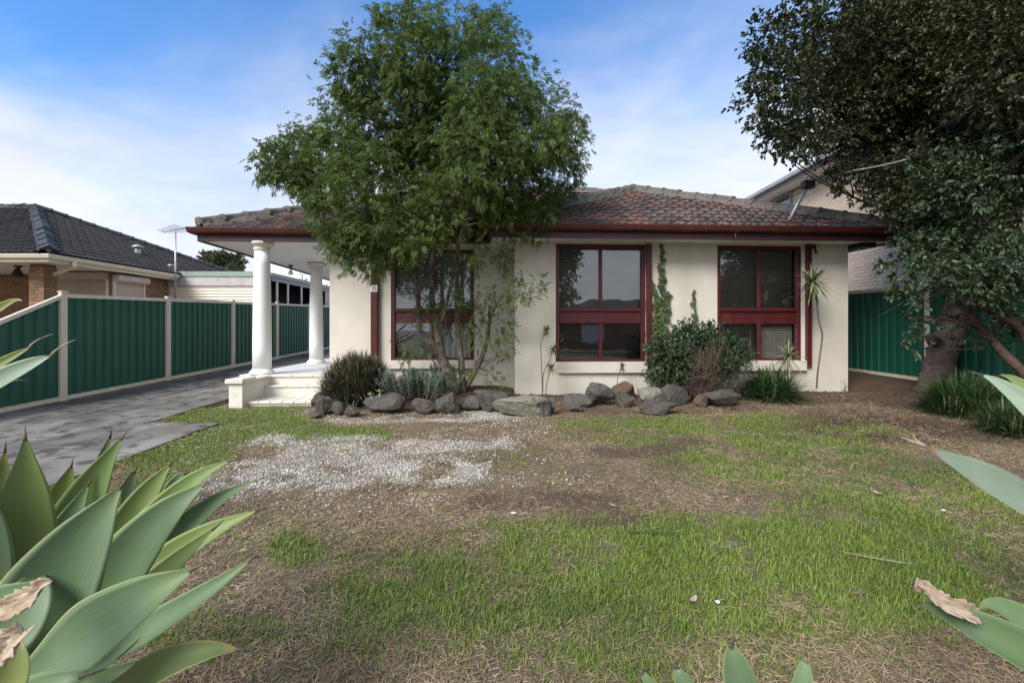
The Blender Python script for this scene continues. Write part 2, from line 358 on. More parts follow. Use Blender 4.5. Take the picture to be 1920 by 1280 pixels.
M['agave_pale'] = mat('pale_agave_leaf', (.19, .26, .19), (.25, .32, .24), 3, .5, .08, 40, spec=.3, trans=.06, fibre=((.3, .36, .28), .5),
                      attr=[('edge', (.42, .43, .22), .945, .99, .85), ('along', (.25, .1, .06), .9, .97, .95)])
M['agave_yellow'] = mat('yellowing_agave_leaf', (.12, .18, .055), (.19, .23, .07), 3, .5, .08, 40, trans=.06, fibre=((.2, .22, .08), .4),
                        attr=[('edge', (.5, .45, .15), .85, .97, .8), ('along', (.36, .24, .1), .82, .93, .8), ('along', (.09, .04, .025), .95, .98, .95)])
M['dry'] = mat('dried_leaf_husk', (.30, .22, .15), (.48, .40, .32), 14, .85, .4, 60, streak=((.16, .08, .04), (30, 30, 3), .55, .7, .7))
M['leaf_front'] = mat('fine_light_leaf', (.088, .142, .034), (.118, .180, .044), 1.2, .5, spec=.3, island=.3, trans=.4, attr=[('tone', (.15, .215, .055), .45, 1, .8), ('tone', (.035, .085, .03), .5, 0, .0)])
M['leaf_dark'] = mat('glossy_dark_leaf', (.038, .052, .021), (.056, .072, .029), 1.4, .5, spec=.3, island=.4, trans=.12, attr=[('tone', (.07, .095, .03), .6, 1, .7)])
M['leaf_blue'] = mat('glossy_blue_green_leaf', (.042, .070, .036), (.06, .095, .046), 1.6, .42, spec=.4, island=.35, trans=.12, attr=[('tone', (.06, .10, .036), .55, 1, .7)])
M['leaf_far'] = mat('far_olive_leaf', (.07, .085, .045), (.11, .125, .065), 1, .7, island=.3, trans=.2)
M['leaf_pale'] = mat('pale_feathery_leaf', (.26, .27, .22), (.33, .33, .27), 1, .7, island=.2, trans=.2)
M['bark'] = mat('rough_grey_bark', (.12, .095, .075), (.23, .19, .155), 14, .9, .9, 26, streak=((.05, .038, .03), (34, 34, 5), .46, .6, .85), bdist=.02)
M['bark_dark'] = mat('shaded_limb_bark', (.035, .028, .023), (.07, .057, .047), 8, .9, .9, 24, bdist=.015)  # darker than the trunk bark, shade inside the crown put into the colour
M['bark_smooth'] = mat('smooth_tan_bark', (.095, .072, .06), (.17, .135, .115), 5, .85, 1, 16, spots=[((.035, .026, .022), 9, .55, .66, .7), ((.22, .195, .175), 7, .6, .72, .5)], bdist=.025)
M['bark_red'] = mat('reddish_bark', (.058, .034, .027), (.105, .066, .053), 8, .85, 1, 20, spots=((.035, .025, .022), 11, .52, .64, .7), bdist=.02)
M['twig'] = mat('dry_twig', (.13, .10, .08), (.22, .18, .14), 12, .9)
M['blade_dark'] = mat('dark_strap_leaf', (.03, .04, .02), (.05, .062, .03), 3, .5, island=.35, attr=[('tip', (.22, .17, .12), .55, 1, .55)])
M['blade_green'] = mat('green_strap_leaf', (.028, .07, .022), (.05, .11, .032), 3, .45, island=.3, trans=.12, attr=[('tip', (.1, .13, .04), .7, 1, .4)])
M['blade_brown'] = mat('dead_strap_leaf', (.2, .155, .115), (.3, .24, .18), 5, .85, island=.3)
M['euph'] = mat('blue_grey_leaf', (.075, .125, .105), (.11, .165, .135), 4, .65, island=.22, trans=.12, attr=[('tip', (.16, .22, .16), .5, 1, .5)])
M['succ'] = mat('pale_succulent_leaf', (.19, .30, .12), (.27, .38, .18), 5, .5, trans=.15)
M['drac'] = mat('striped_dracaena_leaf', (.12, .16, .07), (.17, .21, .10), 4, .45, island=.3, trans=.12, attr=[('edge', (.42, .43, .25), .35, .7, .8)])
M['cord'] = mat('bronze_dracaena_leaf', (.10, .115, .045), (.15, .15, .06), 4, .5, island=.35, attr=[('tip', (.26, .11, .045), .4, 1, .6)])
M['ivy'] = mat('ivy_leaf', (.05, .085, .028), (.08, .12, .042), 6, .5, island=.3, trans=.12)
M['ivy_dead'] = mat('dead_ivy_leaf', (.22, .10, .05), (.32, .17, .09), 6, .8, island=.3)
M['grass'] = mat('grass_blade', (.155, .235, .03), (.215, .30, .048), .9, .55, island=.32, trans=.25, attr=[('tip', (.20, .24, .07), .6, 1, .35), ('tone', (.05, .095, .025), .55, 1, .8)])
M['straw'] = mat('dry_straw', (.19, .135, .08), (.38, .29, .18), 1.1, .9, island=.45)
M['pebble'] = mat('white_pebble', (.34, .315, .28), (.50, .475, .44), 2, .75, island=.42, spots=((.36, .26, .18), 3.5, .6, .72, .5))
M['yellow'] = mat('yellow_leaf', (.42, .33, .03), (.5, .4, .05), 30, .6)
M['paper'] = mat('white_scrap', (.7, .7, .72), rough=.8)
M['letter'] = mat('dark_numerals', (.03, .03, .032), rough=.6)
M['cable'] = mat('grey_cable', (.32, .32, .33), rough=.6)
M['asphalt'] = mat('asphalt', (.04, .04, .042), (.06, .06, .062), 40, .9, .4, 120)
M['agave_lime'] = mat('lime_agave_leaf', (.14, .21, .06), (.18, .25, .08), 3.2, .5, .08, 40, spec=.3, spots=[((.095, .15, .085), 2.0, .5, .66, .6), ((.22, .24, .1), 42, .7, .75, .5)], island=.12, trans=.1, fibre=((.17, .22, .12), .5),
                 attr=[('edge', (.38, .41, .17), .945, .99, .85), ('along', (.05, .02, .015), .965, .985, .95)])
def glass_mat():
    m = bpy.data.materials.new('window_glass'); m.use_nodes = True; t = m.node_tree; l = t.links.new
    t.nodes.remove(t.nodes['Principled BSDF']); o = t.nodes['Material Output']
    g = N(t, 'ShaderNodeBsdfGlossy'); g.inputs['Roughness'].default_value = .012; g.inputs[0].default_value = (.92, .95, 1, 1)
    tr = N(t, 'ShaderNodeBsdfTransparent'); tr.inputs[0].default_value = (.9, .92, .93, 1)
    lw = N(t, 'ShaderNodeFresnel'); lw.inputs[0].default_value = 1.5
    mr = N(t, 'ShaderNodeMapRange'); mr.inputs[1].default_value = .0; mr.inputs[2].default_value = 1; mr.inputs[3].default_value = .14; mr.inputs[4].default_value = 1
    l(lw.outputs[0], mr.inputs[0])
    tcn = N(t, 'ShaderNodeTexCoord'); no = N(t, 'ShaderNodeTexNoise'); no.inputs['Scale'].default_value = 2.2; no.inputs['Detail'].default_value = 2; l(tcn.outputs['Object'], no.inputs['Vector'])
    bp = N(t, 'ShaderNodeBump'); bp.inputs['Strength'].default_value = .12; bp.inputs['Distance'].default_value = .01; l(no.outputs[0], bp.inputs['Height']); l(bp.outputs[0], g.inputs['Normal'])
    ms = N(t, 'ShaderNodeMixShader'); l(mr.outputs[0], ms.inputs[0]); l(tr.outputs[0], ms.inputs[1]); l(g.outputs[0], ms.inputs[2]); l(ms.outputs[0], o.inputs[0])
    return m
M['pane'] = glass_mat()
# ================================================================== GROUND
def ell(u, v, items):
    s = np.zeros_like(u)
    for (cu, cv, ru, rv, k) in items:
        d = np.sqrt(((u - cu) / ru) ** 2 + ((v - cv) / rv) ** 2)
        s = np.maximum(s, k * (1 - sstep(.55, 1.15, d)))
    return s
GREEN = [(1250, 1050, 640, 95, .95), (900, 1110, 330, 90, .95), (1500, 1110, 480, 120, .8), (1300, 1190, 760, 110, .38), (1700, 1000, 330, 100, .75), (545, 1030, 48, 36, 1), (450, 800, 180, 34, .95), (330, 850, 130, 56, .95),
         (640, 816, 120, 20, .95), (1400, 812, 360, 44, .6), (1720, 930, 260, 70, .65), (1570, 932, 36, 14, .95), (1515, 962, 50, 12, .9), (1440, 1008, 60, 20, .9), (1010, 1000, 170, 26, .5), (400, 1190, 190, 70, .35),
         (430, 765, 160, 18, .9), (800, 1190, 330, 70, .34), (300, 900, 90, 40, .6), (1480, 870, 300, 60, .55), (1210, 800, 220, 24, .5), (700, 1030, 190, 40, .5), (520, 900, 40, 12, .6), (470, 1000, 200, 60, .25), (1000, 860, 180, 40, .25)]
GRAVEL = [(690, 855, 210, 44, 1), (850, 780, 150, 13, .75), (700, 787, 120, 9, .5), (510, 828, 60, 18, .7), (560, 890, 170, 40, .85), (870, 840, 120, 40, .7), (440, 905, 110, 46, .55), (810, 885, 140, 30, .65), (400, 830, 130, 45, .2),
          (980, 800, 110, 30, .2), (560, 770, 90, 16, .22), (640, 935, 240, 26, .22), (1000, 880, 120, 40, .16)]
SOIL = [(1180, 842, 130, 20, 1), (1020, 940, 180, 22, 1), (1130, 972, 120, 26, .8), (1250, 830, 90, 12, .7), (1780, 790, 330, 48, 1), (1640, 742, 260, 22, 1), (500, 1085, 60, 16, .7), (1200, 765, 260, 14, .6), (560, 1060, 30, 10, .6), (720, 960, 120, 14, .4)]
def masks(x, y, z=None):
    z = gz(x, y) if z is None else z
    u, v = to_px(np.stack([x, y, z], -1))
    n1 = fbm(x * 2.1 + 5, y * 2.1, 4); n2 = fbm(x * 2.7 + 40, y * 2.7 + 8, 4); n3 = fbm(x * 1.9 + 80, y * 1.9 + 3, 4)
    g = ell(u, v, GREEN); gr = ell(u, v, GRAVEL); so = ell(u, v, SOIL)
    g = np.where(y < 1.4, .4, g)
    n4 = fbm(x * 6.5 + 11, y * 6.5 + 70, 3); g = np.clip(g * (.45 + .75 * sstep(.3, .62, n1) + .6 * sstep(.35, .65, n4)), 0, 1)
    gr = np.clip(gr * (.3 + 1.35 * sstep(.33, .6, n2)), 0, 1)
    so = np.clip(so * (.35 + 1.2 * sstep(.3, .6, n3)), 0, 1)
    bed = sstep(7.35, 7.7, y) * sstep(-3.4, -3.1, x) * (1 - sstep(9.5, 11, y))
    so = np.maximum(so, bed * .9); g = g * (1 - bed); gr = gr * (1 - bed)
    return g, gr * (1 - .6 * so), so
def on_drive(x, y):
    return ((x < -4.94) & (y > 6.14)) | ((x < -3.97) & (y <= 6.14))
def axis_pts(a, b, st, ext):
    lo = [a - e for e in ext][::-1]; hi = [b + e for e in ext]
    return np.array(lo + list(np.arange(a, b, st)) + [b] + hi)
ext = [.15, .4, .8, 1.4, 2.2, 3.4, 5, 8, 13, 22, 40, 80, 160, 400]
gx_, gy_ = axis_pts(-5.2, 9.6, .07, ext), axis_pts(.4, 9.8, .06, ext)
XX, YY = np.meshgrid(gx_, gy_, indexing='xy')
ZZ = gz(XX, YY) + bump(XX, YY) * (1 - sstep(10, 14, YY)) * (XX > -12)
drv = ((XX < -4.75) & (YY > 6.0)) | ((XX < -3.8) & (YY <= 6.2))
ZZ = np.where(drv & (XX > -7.7) & (YY < 24), gz(XX, YY) - .045, ZZ)
g_, gr_, so_ = masks(XX, YY, ZZ)
nx, ny = len(gx_), len(gy_)
idx = np.arange(nx * ny).reshape(ny, nx)
F = np.stack([idx[:-1, :-1], idx[:-1, 1:], idx[1:, 1:], idx[1:, :-1]], -1).reshape(-1, 4)
def ground_mat():
    m = mat('lawn_soil', (.105, .075, .05), (.20, .148, .1), 5, .95, 1, 60, detail=8, bdist=.02,
            spots=[((.25, .2, .13), 45, .54, .66, .6), ((.055, .042, .032), 16, .58, .68, .6)],
            attr=[('green', (.085, .12, .035), .25, .9, .75), ('soil', (.088, .056, .04), .3, .9, .85), ('gravel', (.30, .27, .23), .3, .95, .8)])
    return m
gm = np_mesh('ground', np.stack([XX, YY, ZZ], -1).reshape(-1, 3), F, ground_mat(), {'green': g_.ravel(), 'gravel': gr_.ravel(), 'soil': so_.ravel()}, smooth=True)
tag(link('ground', gm), kind='structure')

# driveway: poured slabs with open joints, two columns wide past the porch
drive = empty('driveway', kind='structure')
def slab(x0, x1, y0, y1):
    b = MB(); g = .009
    x0 += g; x1 -= g; y0 += g; y1 -= g
    o = random.uniform(-.004, .004); vs = []
    for zz in (-.1, .018 + o):
        for (x, y) in ((x0, y0), (x1, y0), (x1, y1), (x0, y1)): vs.append((x, y, float(gz(-6, y)) + zz))
    b.add(vs, [(0, 3, 2, 1), (4, 5, 6, 7), (0, 1, 5, 4), (1, 2, 6, 5), (2, 3, 7, 6), (3, 0, 4, 7)])
    b.build('slab', M['concrete'], drive)
for y0, y1 in ((-3, -.6), (-.6, 1.7), (1.7, 4.0), (4.0, 6.18)):
    slab(-7.62, -5.7, y0, y1); slab(-5.7, -3.97, y0, y1)
yy = [6.18, 7.9, 10.4, 13, 15.6, 18.4, 21.5, 25]
for a, b in zip(yy, yy[1:]):
    slab(-7.66, -6.28, a, b); slab(-6.28, -4.94, a, b)
# street behind the camera, seen only in the window glass
b = MB(); b.box(-60, 60, -14.5, -7.5, -.62, -.50); b.build('road', M['asphalt'], kind='structure')
b = MB(); b.box(-60, 60, -7.5, -7.3, -.62, -.38); b.build('kerb', M['step'], kind='structure')

# ================================================================== HOUSE
house = empty('house', HO, HA, 'single storey cream rendered house with a red tiled hip roof and dark red trim', 'house')
SOF, ZE, K = 2.815, 3.0, .466
XR, XL, BL = 6.95, hx(352, -.02) + .1, -.45
RB = .62                                       # how far the left wing stands back
XW = hx(618, RB)                               # left end of the left wing's front wall
XBR = hx(1590, 0)
def wall_grid(x0, x1, z0, z1, y, th, holes):
    xs = sorted({x0, x1, *[h[0] for h in holes], *[h[1] for h in holes]}); zs = sorted({z0, z1, *[h[2] for h in holes], *[h[3] for h in holes]})
    b = MB()
    for i in range(len(xs) - 1):
        for j in range(len(zs) - 1):
            cx, cz = (xs[i] + xs[i + 1]) / 2, (zs[j] + zs[j + 1]) / 2
            if any(h[0] < cx < h[1] and h[2] < cz < h[3] for h in holes): continue
            a, c, d, e = xs[i], xs[i + 1], zs[j], zs[j + 1]
            b.add([(a, y, d), (c, y, d), (c, y, e), (a, y, e)], [(0, 1, 2, 3)])
            b.add([(a, y + th, d), (c, y + th, d), (c, y + th, e), (a, y + th, e)], [(3, 2, 1, 0)])
    for (a, c, d, e) in holes:
        for q in (((a, d), (a, e)), ((c, e), (c, d)), ((c, d), (a, d)), ((a, e), (c, e))):
            (p, r), (s_, t) = q
            b.add([(p, y, r), (p, y + th, r), (s_, y + th, t), (s_, y, t)], [(0, 1, 2, 3)])
    return b
def win_dims(uL, uR, vB, yl): return hx(uL, yl), hx(uR, yl), hz((uL + uR) / 2, vB, yl)
w2 = win_dims(1042, 1211, 678, 0); w3 = win_dims(1345, 1503, 676, 0); w1 = win_dims(733, 889, 675, RB)
WT = 2.785
b = wall_grid(0, XBR, -.25, SOF, 0, .2, [(w2[0], w2[1], w2[2], WT), (w3[0], w3[1], w3[2], WT)]); b.build('wall', M['stucco'], house, 'front wall of the projecting bay')
b = wall_grid(XW, 0, -.25, SOF, RB, .2, [(w1[0], w1[1], w1[2], WT - .02)]); b.build('wall', M['stucco'], house, 'set back front wall beside the porch')
b = MB(); b.box(0, .2, .2, RB + .2, -.25, SOF); b.build('wall', M['stucco'], house)
b = MB(); b.box(XW, XW + .2, RB + .2, 8.4, -.25, SOF); b.build('wall', M['stucco'], house)
b = MB(); b.box(XBR - .2, XBR, .2, 8.4, -.25, SOF); b.build('wall', M['stucco'], house)
b = MB(); b.box(XW, XBR, 8.4, 8.6, -.25, SOF); b.build('wall', M['stucco'], house)
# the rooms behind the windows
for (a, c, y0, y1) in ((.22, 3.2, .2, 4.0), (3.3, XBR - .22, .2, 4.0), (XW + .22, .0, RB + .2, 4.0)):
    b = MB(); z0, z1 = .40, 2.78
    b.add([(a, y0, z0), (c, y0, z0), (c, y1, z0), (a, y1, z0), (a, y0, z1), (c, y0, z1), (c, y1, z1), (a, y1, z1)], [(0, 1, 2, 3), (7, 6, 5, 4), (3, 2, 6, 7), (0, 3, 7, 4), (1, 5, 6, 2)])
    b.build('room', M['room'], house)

def window(uL, uR, dims, yl, vT, vTr, vM, uM, sill, side, blind_m, up_open, lo_open, label, pitch=.043):
    x0, x1, zb = dims; zt = WT - (.02 if yl else 0)
    w = empty('window', parent=house, label=label); d = yl + .05
    hT = hz(uL + 60, vT, d)                                       # top of the glass
    t0, t1 = hz(uL + 60, vTr[1], d), hz(uL + 60, vTr[0], d)       # transom band
    fw = .075; xm = hx(uM, d)
    for (a, c, e, f) in ((x0, x0 + fw, zb, zt), (x1 - fw, x1, zb, zt)):
        q = MB(); q.box(a, c, d - .035, d + .06, e, f, bev=.006); q.build('frame', M['red'], w)
    q = MB(); q.box(x0 + fw, x1 - fw, d - .03, d + .06, zt - .07, zt, bev=.006); q.build('frame', M['red'], w)
    q = MB(); q.box(x0 + fw, x1 - fw, d - .03, d + .06, zb, zb + .045, bev=.006); q.build('frame', M['red'], w)
    q = MB(); q.box(x0 + fw, x1 - fw, d - .005, d + .055, t0, t1 - .03, bev=.005); q.build('transom_panel', M['red'], w)
    q = MB(); q.box(x0 + fw, x1 - fw, d - .04, d + .055, t1 - .03, t1 + .04, bev=.008); q.build('transom_rail', M['red'], w)
    for (e, f) in ((zb + .045, t0), (t1 + .04, zt - .07)):
        q = MB(); q.box(xm - .03, xm + .03, d - .015, d + .05, e, f, bev=.005); q.build('mullion', M['red'], w)
        for (a, c) in ((x0 + fw, xm - .03), (xm + .03, x1 - fw)):
            q = MB(); q.add([(a, d + .02, e), (c, d + .02, e), (c, d + .02, f), (a, d + .02, f)], [(0, 1, 2, 3)]); q.build('pane', M['pane'], w)
    # venetian blinds: hanging slats on cords behind the glass
    for (e, f, op) in ((zb + .05, t0 - .01, lo_open), (t1 + .05, zt - .09, up_open)):
        if op is None: continue
        q = MB(); z = e + .02; hw_ = pitch * .56; cs, sn = hw_ * math.cos(op), hw_ * math.sin(op); k = 0
        while z < f:
            jit = random.uniform(-.0012, .0012)
            q.add([(x0 + fw + .012, d + .10 - cs, z - sn + jit), (x1 - fw - .02, d + .10 - cs, z - sn - jit), (x1 - fw - .02, d + .10 + cs, z + sn - jit), (x0 + fw + .012, d + .10 + cs, z + sn + jit)], [(0, 1, 2, 3)])
            z += pitch
        q.build('blind_slats', blind_m, w, kind='stuff')
        q = MB(); q.box(x0 + fw + .01, x1 - fw - .015, d + .08, d + .12, f, f + .035); q.build('blind_rail', blind_m, w)
        for px_ in (.1, .5, .9):
            xx = x0 + fw + (x1 - x0 - 2 * fw) * px_; q = MB(); q.box(xx - .002, xx + .002, d + .083, d + .086, e, f); q.build('blind_cord', blind_m, w)
    if sill:
        sx0, sx1, sv0, sv1 = sill
        a, c, e, f = hx(sx0, yl - .07), hx(sx1, yl - .07), hz(sx0 + 40, sv1, yl - .07), hz(sx0 + 40, sv0, yl - .07)
        q = MB(); q.prism([(a, yl - .07, e), (a, yl - .002, e), (a, yl - .002, zb - .004), (a, yl - .07, f)], (c - a, 0, 0)); q.build('sill', M['stucco'], w)
    if side:
        u0, u1, v1 = side
        a, c = hx(u0, yl - .03), hx(u1, yl - .03)
        q = MB(); q.box(a, c, yl - .07, yl - .003, hz(u0, v1, yl - .03), SOF - .03, bev=.006); q.build('side_post', M['red'], w)
    return w
window(1042, 1211, w2, 0, 467, (581, 606), 0, 1126, (1046, 1214, 679, 699), (1212, 1221, 688), M['blind_dark'], .95, .35, 'window with dark blinds and a strong sky reflection, beside the ivy')
window(1345, 1503, w3, 0, 467, (581, 607), 0, 1423, (1372, 1513, 677, 695), (1511, 1520, 687), M['blind_dark'], 1.0, .9, 'dark window behind the two striped dracaenas')
window(733, 889, w1, RB, 470, (582, 606), 0, 812, (729, 890, 675, 691), None, M['blind_white'], .75, None, 'window with white blinds behind the tree trunks', pitch=.056)
# drawn net curtain low behind the left window, chair and balusters low in the middle window
q = MB(); n = 60; a, c = w1[0] + .1, w1[1] - .1
q.add([(a + (c - a) * i / n, RB + .19 + .012 * math.sin(i * 1.3) + .006 * math.sin(i * 3.1), z) for z in (w1[2] + .04, w1[2] + .74) for i in range(n + 1)], [(i, i + 1, n + 2 + i, n + 1 + i) for i in range(n)], True)
q.build('net_curtain', mat('net_curtain', (.30, .30, .31), (.36, .36, .37), 3, .9), house)

# soffit boards
def sof(x0, x1, y0, y1, name='soffit_panel'):
    q = MB(); q.box(x0, x1, y0, y1, SOF, SOF + .018); q.build(name, M['soffit'], house)
for a, c in ((BL + .02, 1.85), (1.856, 4.2), (4.206, XR - .02)): sof(a, c, -.50, -.001)
sof(XBR + .003, XR - .02, .003, 8.4)
sof(BL + .02, -.003, .004, RB - .003)
for a, c in ((XW + .003, -1.95), (-1.944, BL + .014)): sof(a, c, .12, RB - .003)
yb = .12
for k in range(8):
    sof(XL + .02, XW - .003, yb, yb + 1.03); yb += 1.042
q = MB(); q.box(XBR + .01, XBR + .30, -.30, .04, SOF - .09, SOF - .004); q.build('eave_bracket', M['black'], house)
# fascia and gutter
def fas(x0, x1, y0, y1): q = MB(); q.box(x0, x1, y0, y1, 2.785, 2.935); q.build('fascia', M['fascia'], house)
fas(BL, XR, -.525, -.503); fas(BL - .022, BL, -.503, .094); fas(XL, BL - .024, .096, .118); fas(XL - .022, XL, .118, 8.6); fas(XR, XR + .022, -.503, 8.6)
def sweep(path, prof, m, name, parent, label=None):
    """path: plan points, outside on the right hand when walking it; prof: closed (out, z) loop"""
    q = MB(); n = len(prof); P = [Vector((p[0], p[1], 0)) for p in path]; rows = []
    for i, p in enumerate(P):
        ns = []
        for a, c in ((i - 1, i), (i, i + 1)):
            if 0 <= a and c < len(P):
                t = (P[c] - P[a]).normalized(); ns.append(Vector((t.y, -t.x, 0)))
        nn = (ns[0] + ns[-1]); nn = nn / (nn.length ** 2) * 2 if len(ns) > 1 else ns[0]
        rows.append([(p.x + nn.x * d, p.y + nn.y * d, z) for d, z in prof])
    vs = [x for r in rows for x in r]
    fs = [(i * n + k, i * n + (k + 1) % n, (i + 1) * n + (k + 1) % n, (i + 1) * n + k) for i in range(len(P) - 1) for k in range(n)]
    fs += [tuple(range(n)), tuple(reversed(range((len(P) - 1) * n, len(P) * n)))]
    return q.add(vs, fs).build(name, m, parent, label)
GP = [(0, 2.905), (.05, 2.90), (.085, 2.915), (.108, 2.945), (.112, 2.985), (.12, 3.0), (.12, 3.018), (.106, 3.018), (.10, 3.0), (0, 3.0)]
path = [(XL - .024, 8.6), (XL - .024, .092), (BL - .026, .092), (BL - .026, -.53), (XR + .026, -.53), (XR + .026, 8.6)]
auto_smooth(sweep(path, GP, M['gutter'], 'gutter', house), 50)
for x in (XL + .75, XL + 2.1, .35, 1.15, 2.1, 3.3, 4.5, 5.7):
    y = .092 if x < BL else -.53
    q = MB(); q.prism([(x, y - d - .003, z) for d, z in GP[:7]] + [(x, y - .095, 2.99), (x, y - .01, 2.93)], (.03, 0, 0)); q.build('gutter_joint', M['gutter'], house)
q = MB(); q.tube([hl(1378, 438, -.56), hl(1380, 447, -.54)], .012, 6); q.build('cable_hook', M['twig'], house)

# downpipe with the house number on it
xd0, xd1 = hx(695, RB - .09), hx(708, RB - .09)
dp = MB(); dp.box(xd0, xd1, RB - .10, RB - .012, -.05, SOF - .002, bev=.008); dpo = dp.build('downpipe', M['red'], house, 'square red downpipe carrying the number plate')
zp0, zp1 = hz(700, 547, RB - .1), hz(700, 534.5, RB - .1)
q = MB(); q.box(xd0 + .002, xd1 - .002, RB - .109, RB - .102, zp0, zp1); q.build('number_plate', M['white_paint'], dpo, 'white plate with the number 35')
def digits(s, x0, x1, z0, z1, y, parent):
    seg = {'3': 'abgcd', '5': 'afgcd'}
    q = MB(); w = (x1 - x0) / len(s)
    for i, ch_ in enumerate(s):
        a, c = x0 + w * i + w * .14, x0 + w * (i + 1) - w * .14; t = (z1 - z0) * .13; zm = (z0 + z1) / 2
        R_ = {'a': (a, c, z1 - t, z1), 'd': (a, c, z0, z0 + t), 'g': (a + (t if ch_ == '3' else 0), c, zm - t / 2, zm + t / 2), 'b': (c - t, c, zm + t / 2, z1 - t), 'c': (c - t, c, z0 + t, zm - t / 2), 'f': (a, a + t, zm + t / 2, z1 - t)}
        for g in seg[ch_]:
            r = R_[g]; q.box(r[0], r[1], y - .004, y, r[2], r[3])
    q.build('house_number', M['letter'], parent, 'dark numerals 35')
digits('35', xd0 + .012, xd1 - .012, zp0 + .02, zp1 - .02, RB - .1095, dpo)
# wall tap
tp = hl(1581, 736, -.06)
q = MB(); q.tube([(tp.x, -.06, -.1), (tp.x, -.06, tp.z + .20)], .016, 8); q.tube([(tp.x, -.06, tp.z + .17), (tp.x + .01, -.11, tp.z + .16), (tp.x + .01, -.13, tp.z + .12)], .013, 8)
q.tube([(tp.x - .03, -.06, tp.z + .215), (tp.x + .03, -.06, tp.z + .225)], .008, 6); q.tube([(tp.x, -.06, tp.z + .18), (tp.x, -.06, tp.z + .235)], .01, 6); q.build('garden_tap', M['galv'], house)
# small camera bracket above the right side post
a = hl(1513, 463, -.08)
q = MB(); q.box(a.x - .04, a.x + .16, -.12, -.072, a.z - .03, a.z + .04, bev=.01); q.tube([(a.x + .1, -.1, a.z), (a.x + .11, -.16, a.z - .06), (a.x + .12, -.16, a.z - .14)], .018, 7); q.build('blind_bracket', M['black'], house)

# ------------------------------------------------------------------ roof
roof = empty('roof', parent=house)
def tile_mesh(name, w, g, prof, lap=.045, lift=.036, th=.034):
    """one roof tile: wavy section, lower edge raised over the course below; a = across, b = up the slope"""
    q = MB(); n = len(prof); vs = []
    for (b_, dz) in ((-lap, lift), (g, .002)):
        for (a, z) in prof: vs.append((a * w, b_, z + dz))
    for (a, z) in prof: vs.append((a * w, -lap, z + lift - th))
    fs = [(i, i + 1, n + i + 1, n + i) for i in range(n - 1)] + [(2 * n + i, 2 * n + i + 1, i + 1, i) for i in range(n - 1)]
    fs += [(0, n, 2 * n), (n - 1, 3 * n - 1, 2 * n - 1)]
    return q.add(vs, fs).mesh(name, M[name])
def inside(poly, a, b, mg=0):
    n = len(poly); r = False
    for i in range(n):
        (x0, y0), (x1, y1) = poly[i], poly[(i + 1) % n]
        if (y0 > b) != (y1 > b) and a < (x1 - x0) * (b - y0) / (y1 - y0) + x0: r = not r
    return r
def roof_plane(o, e, up_h, k, poly, me, w, g):
    """poly in (along eave, horizontal distance in from the eave); gives the tile matrices"""
    e = Vector(e); sv = Vector((up_h[0], up_h[1], k)).normalized(); n = e.cross(sv)
    if n.z < 0: n = -n
    f = math.sqrt(1 + k * k); out_ = []
    A = [p[0] for p in poly]; D = max(p[1] for p in poly) * f
    for j in range(int(D / g) + 1):
        bs = j * g
        for i in range(int((max(A) - min(A)) / w) + 1):
            a0 = min(A) + i * w
            if inside(poly, a0 + w / 2, (bs + g * .5) / f):
                p = Vector(o) + e * a0 + sv * bs + n * random.uniform(0, .005)
                rx = Matrix.Rotation(random.gauss(0, .006), 4, 'Z')
                out_.append(frame_m(e, sv, n, p) @ rx @ Matrix.Rotation(random.gauss(0, .006), 4, 'X'))
    return out_
TP = [(0, .002), (.06, .020), (.14, .036), (.24, .036), (.33, .018), (.40, .004), (.5, .003), (.58, .014), (.66, .019), (.74, .012), (.82, .003), (.92, .002), (1, .006)]
tme = tile_mesh('tile', .262, .335, TP)
yA, yB = .05, -.57
xa0, xa1, xb0 = XL - .06, XR + .06, BL - .06
hb = (xa1 - xb0) / 2; HD = 4.4; xp = xb0 + hb
front = roof_plane((0, yB, ZE), (1, 0, 0), (0, 1), K, [(xb0, 0), (xa1, 0), (xp, hb)], tme, .262, .335)
off = yA - yB
main = roof_plane((0, yA, ZE), (1, 0, 0), (0, 1), K, [(xa0, 0), (xb0, 0), (xp, hb), (xa1 - HD, HD), (xa0 + HD, HD)], tme, .262, .335)
left = roof_plane((xb0, yB + off + 4, ZE), (0, -1, 0), (1, 0), K, [(4, 0), (4 + off, 0), (4 - hb + off, hb), (4 - hb, hb)], tme, .262, .335)
right = roof_plane((xa1, yB, ZE), (0, 1, 0), (-1, 0), K, [(0, 0), (9, 0), (HD + .62, HD), (hb, hb)], tme, .262, .335)
leftside = roof_plane((xa0, 9, ZE), (0, -1, 0), (1, 0), K, [(0, 0), (9 - yA, 0), (9 - yA - HD, HD)], tme, .262, .335)
def seen_key(m): u, v = to_px(h2w(m.translation)); return abs(u - 1100) / 900 - (v - 400) / 60 + (3 if 560 < u < 1020 else 0)
allm = sorted(front, key=seen_key)[:230]
rest = [m for m in front if not any(m is q for q in allm)]
mm = sorted(main, key=seen_key); allm += mm[:298 - len(allm)]; rest += mm[298 - len(front) if len(front) < 230 else 68:]
ids = {id(m) for m in allm}; rest = [m for m in front + main if id(m) not in ids]
for m in allm: link('tile', tme, roof, m)
merged('tiles_beyond', tme, rest + left + right + leftside, M['tile'], roof)
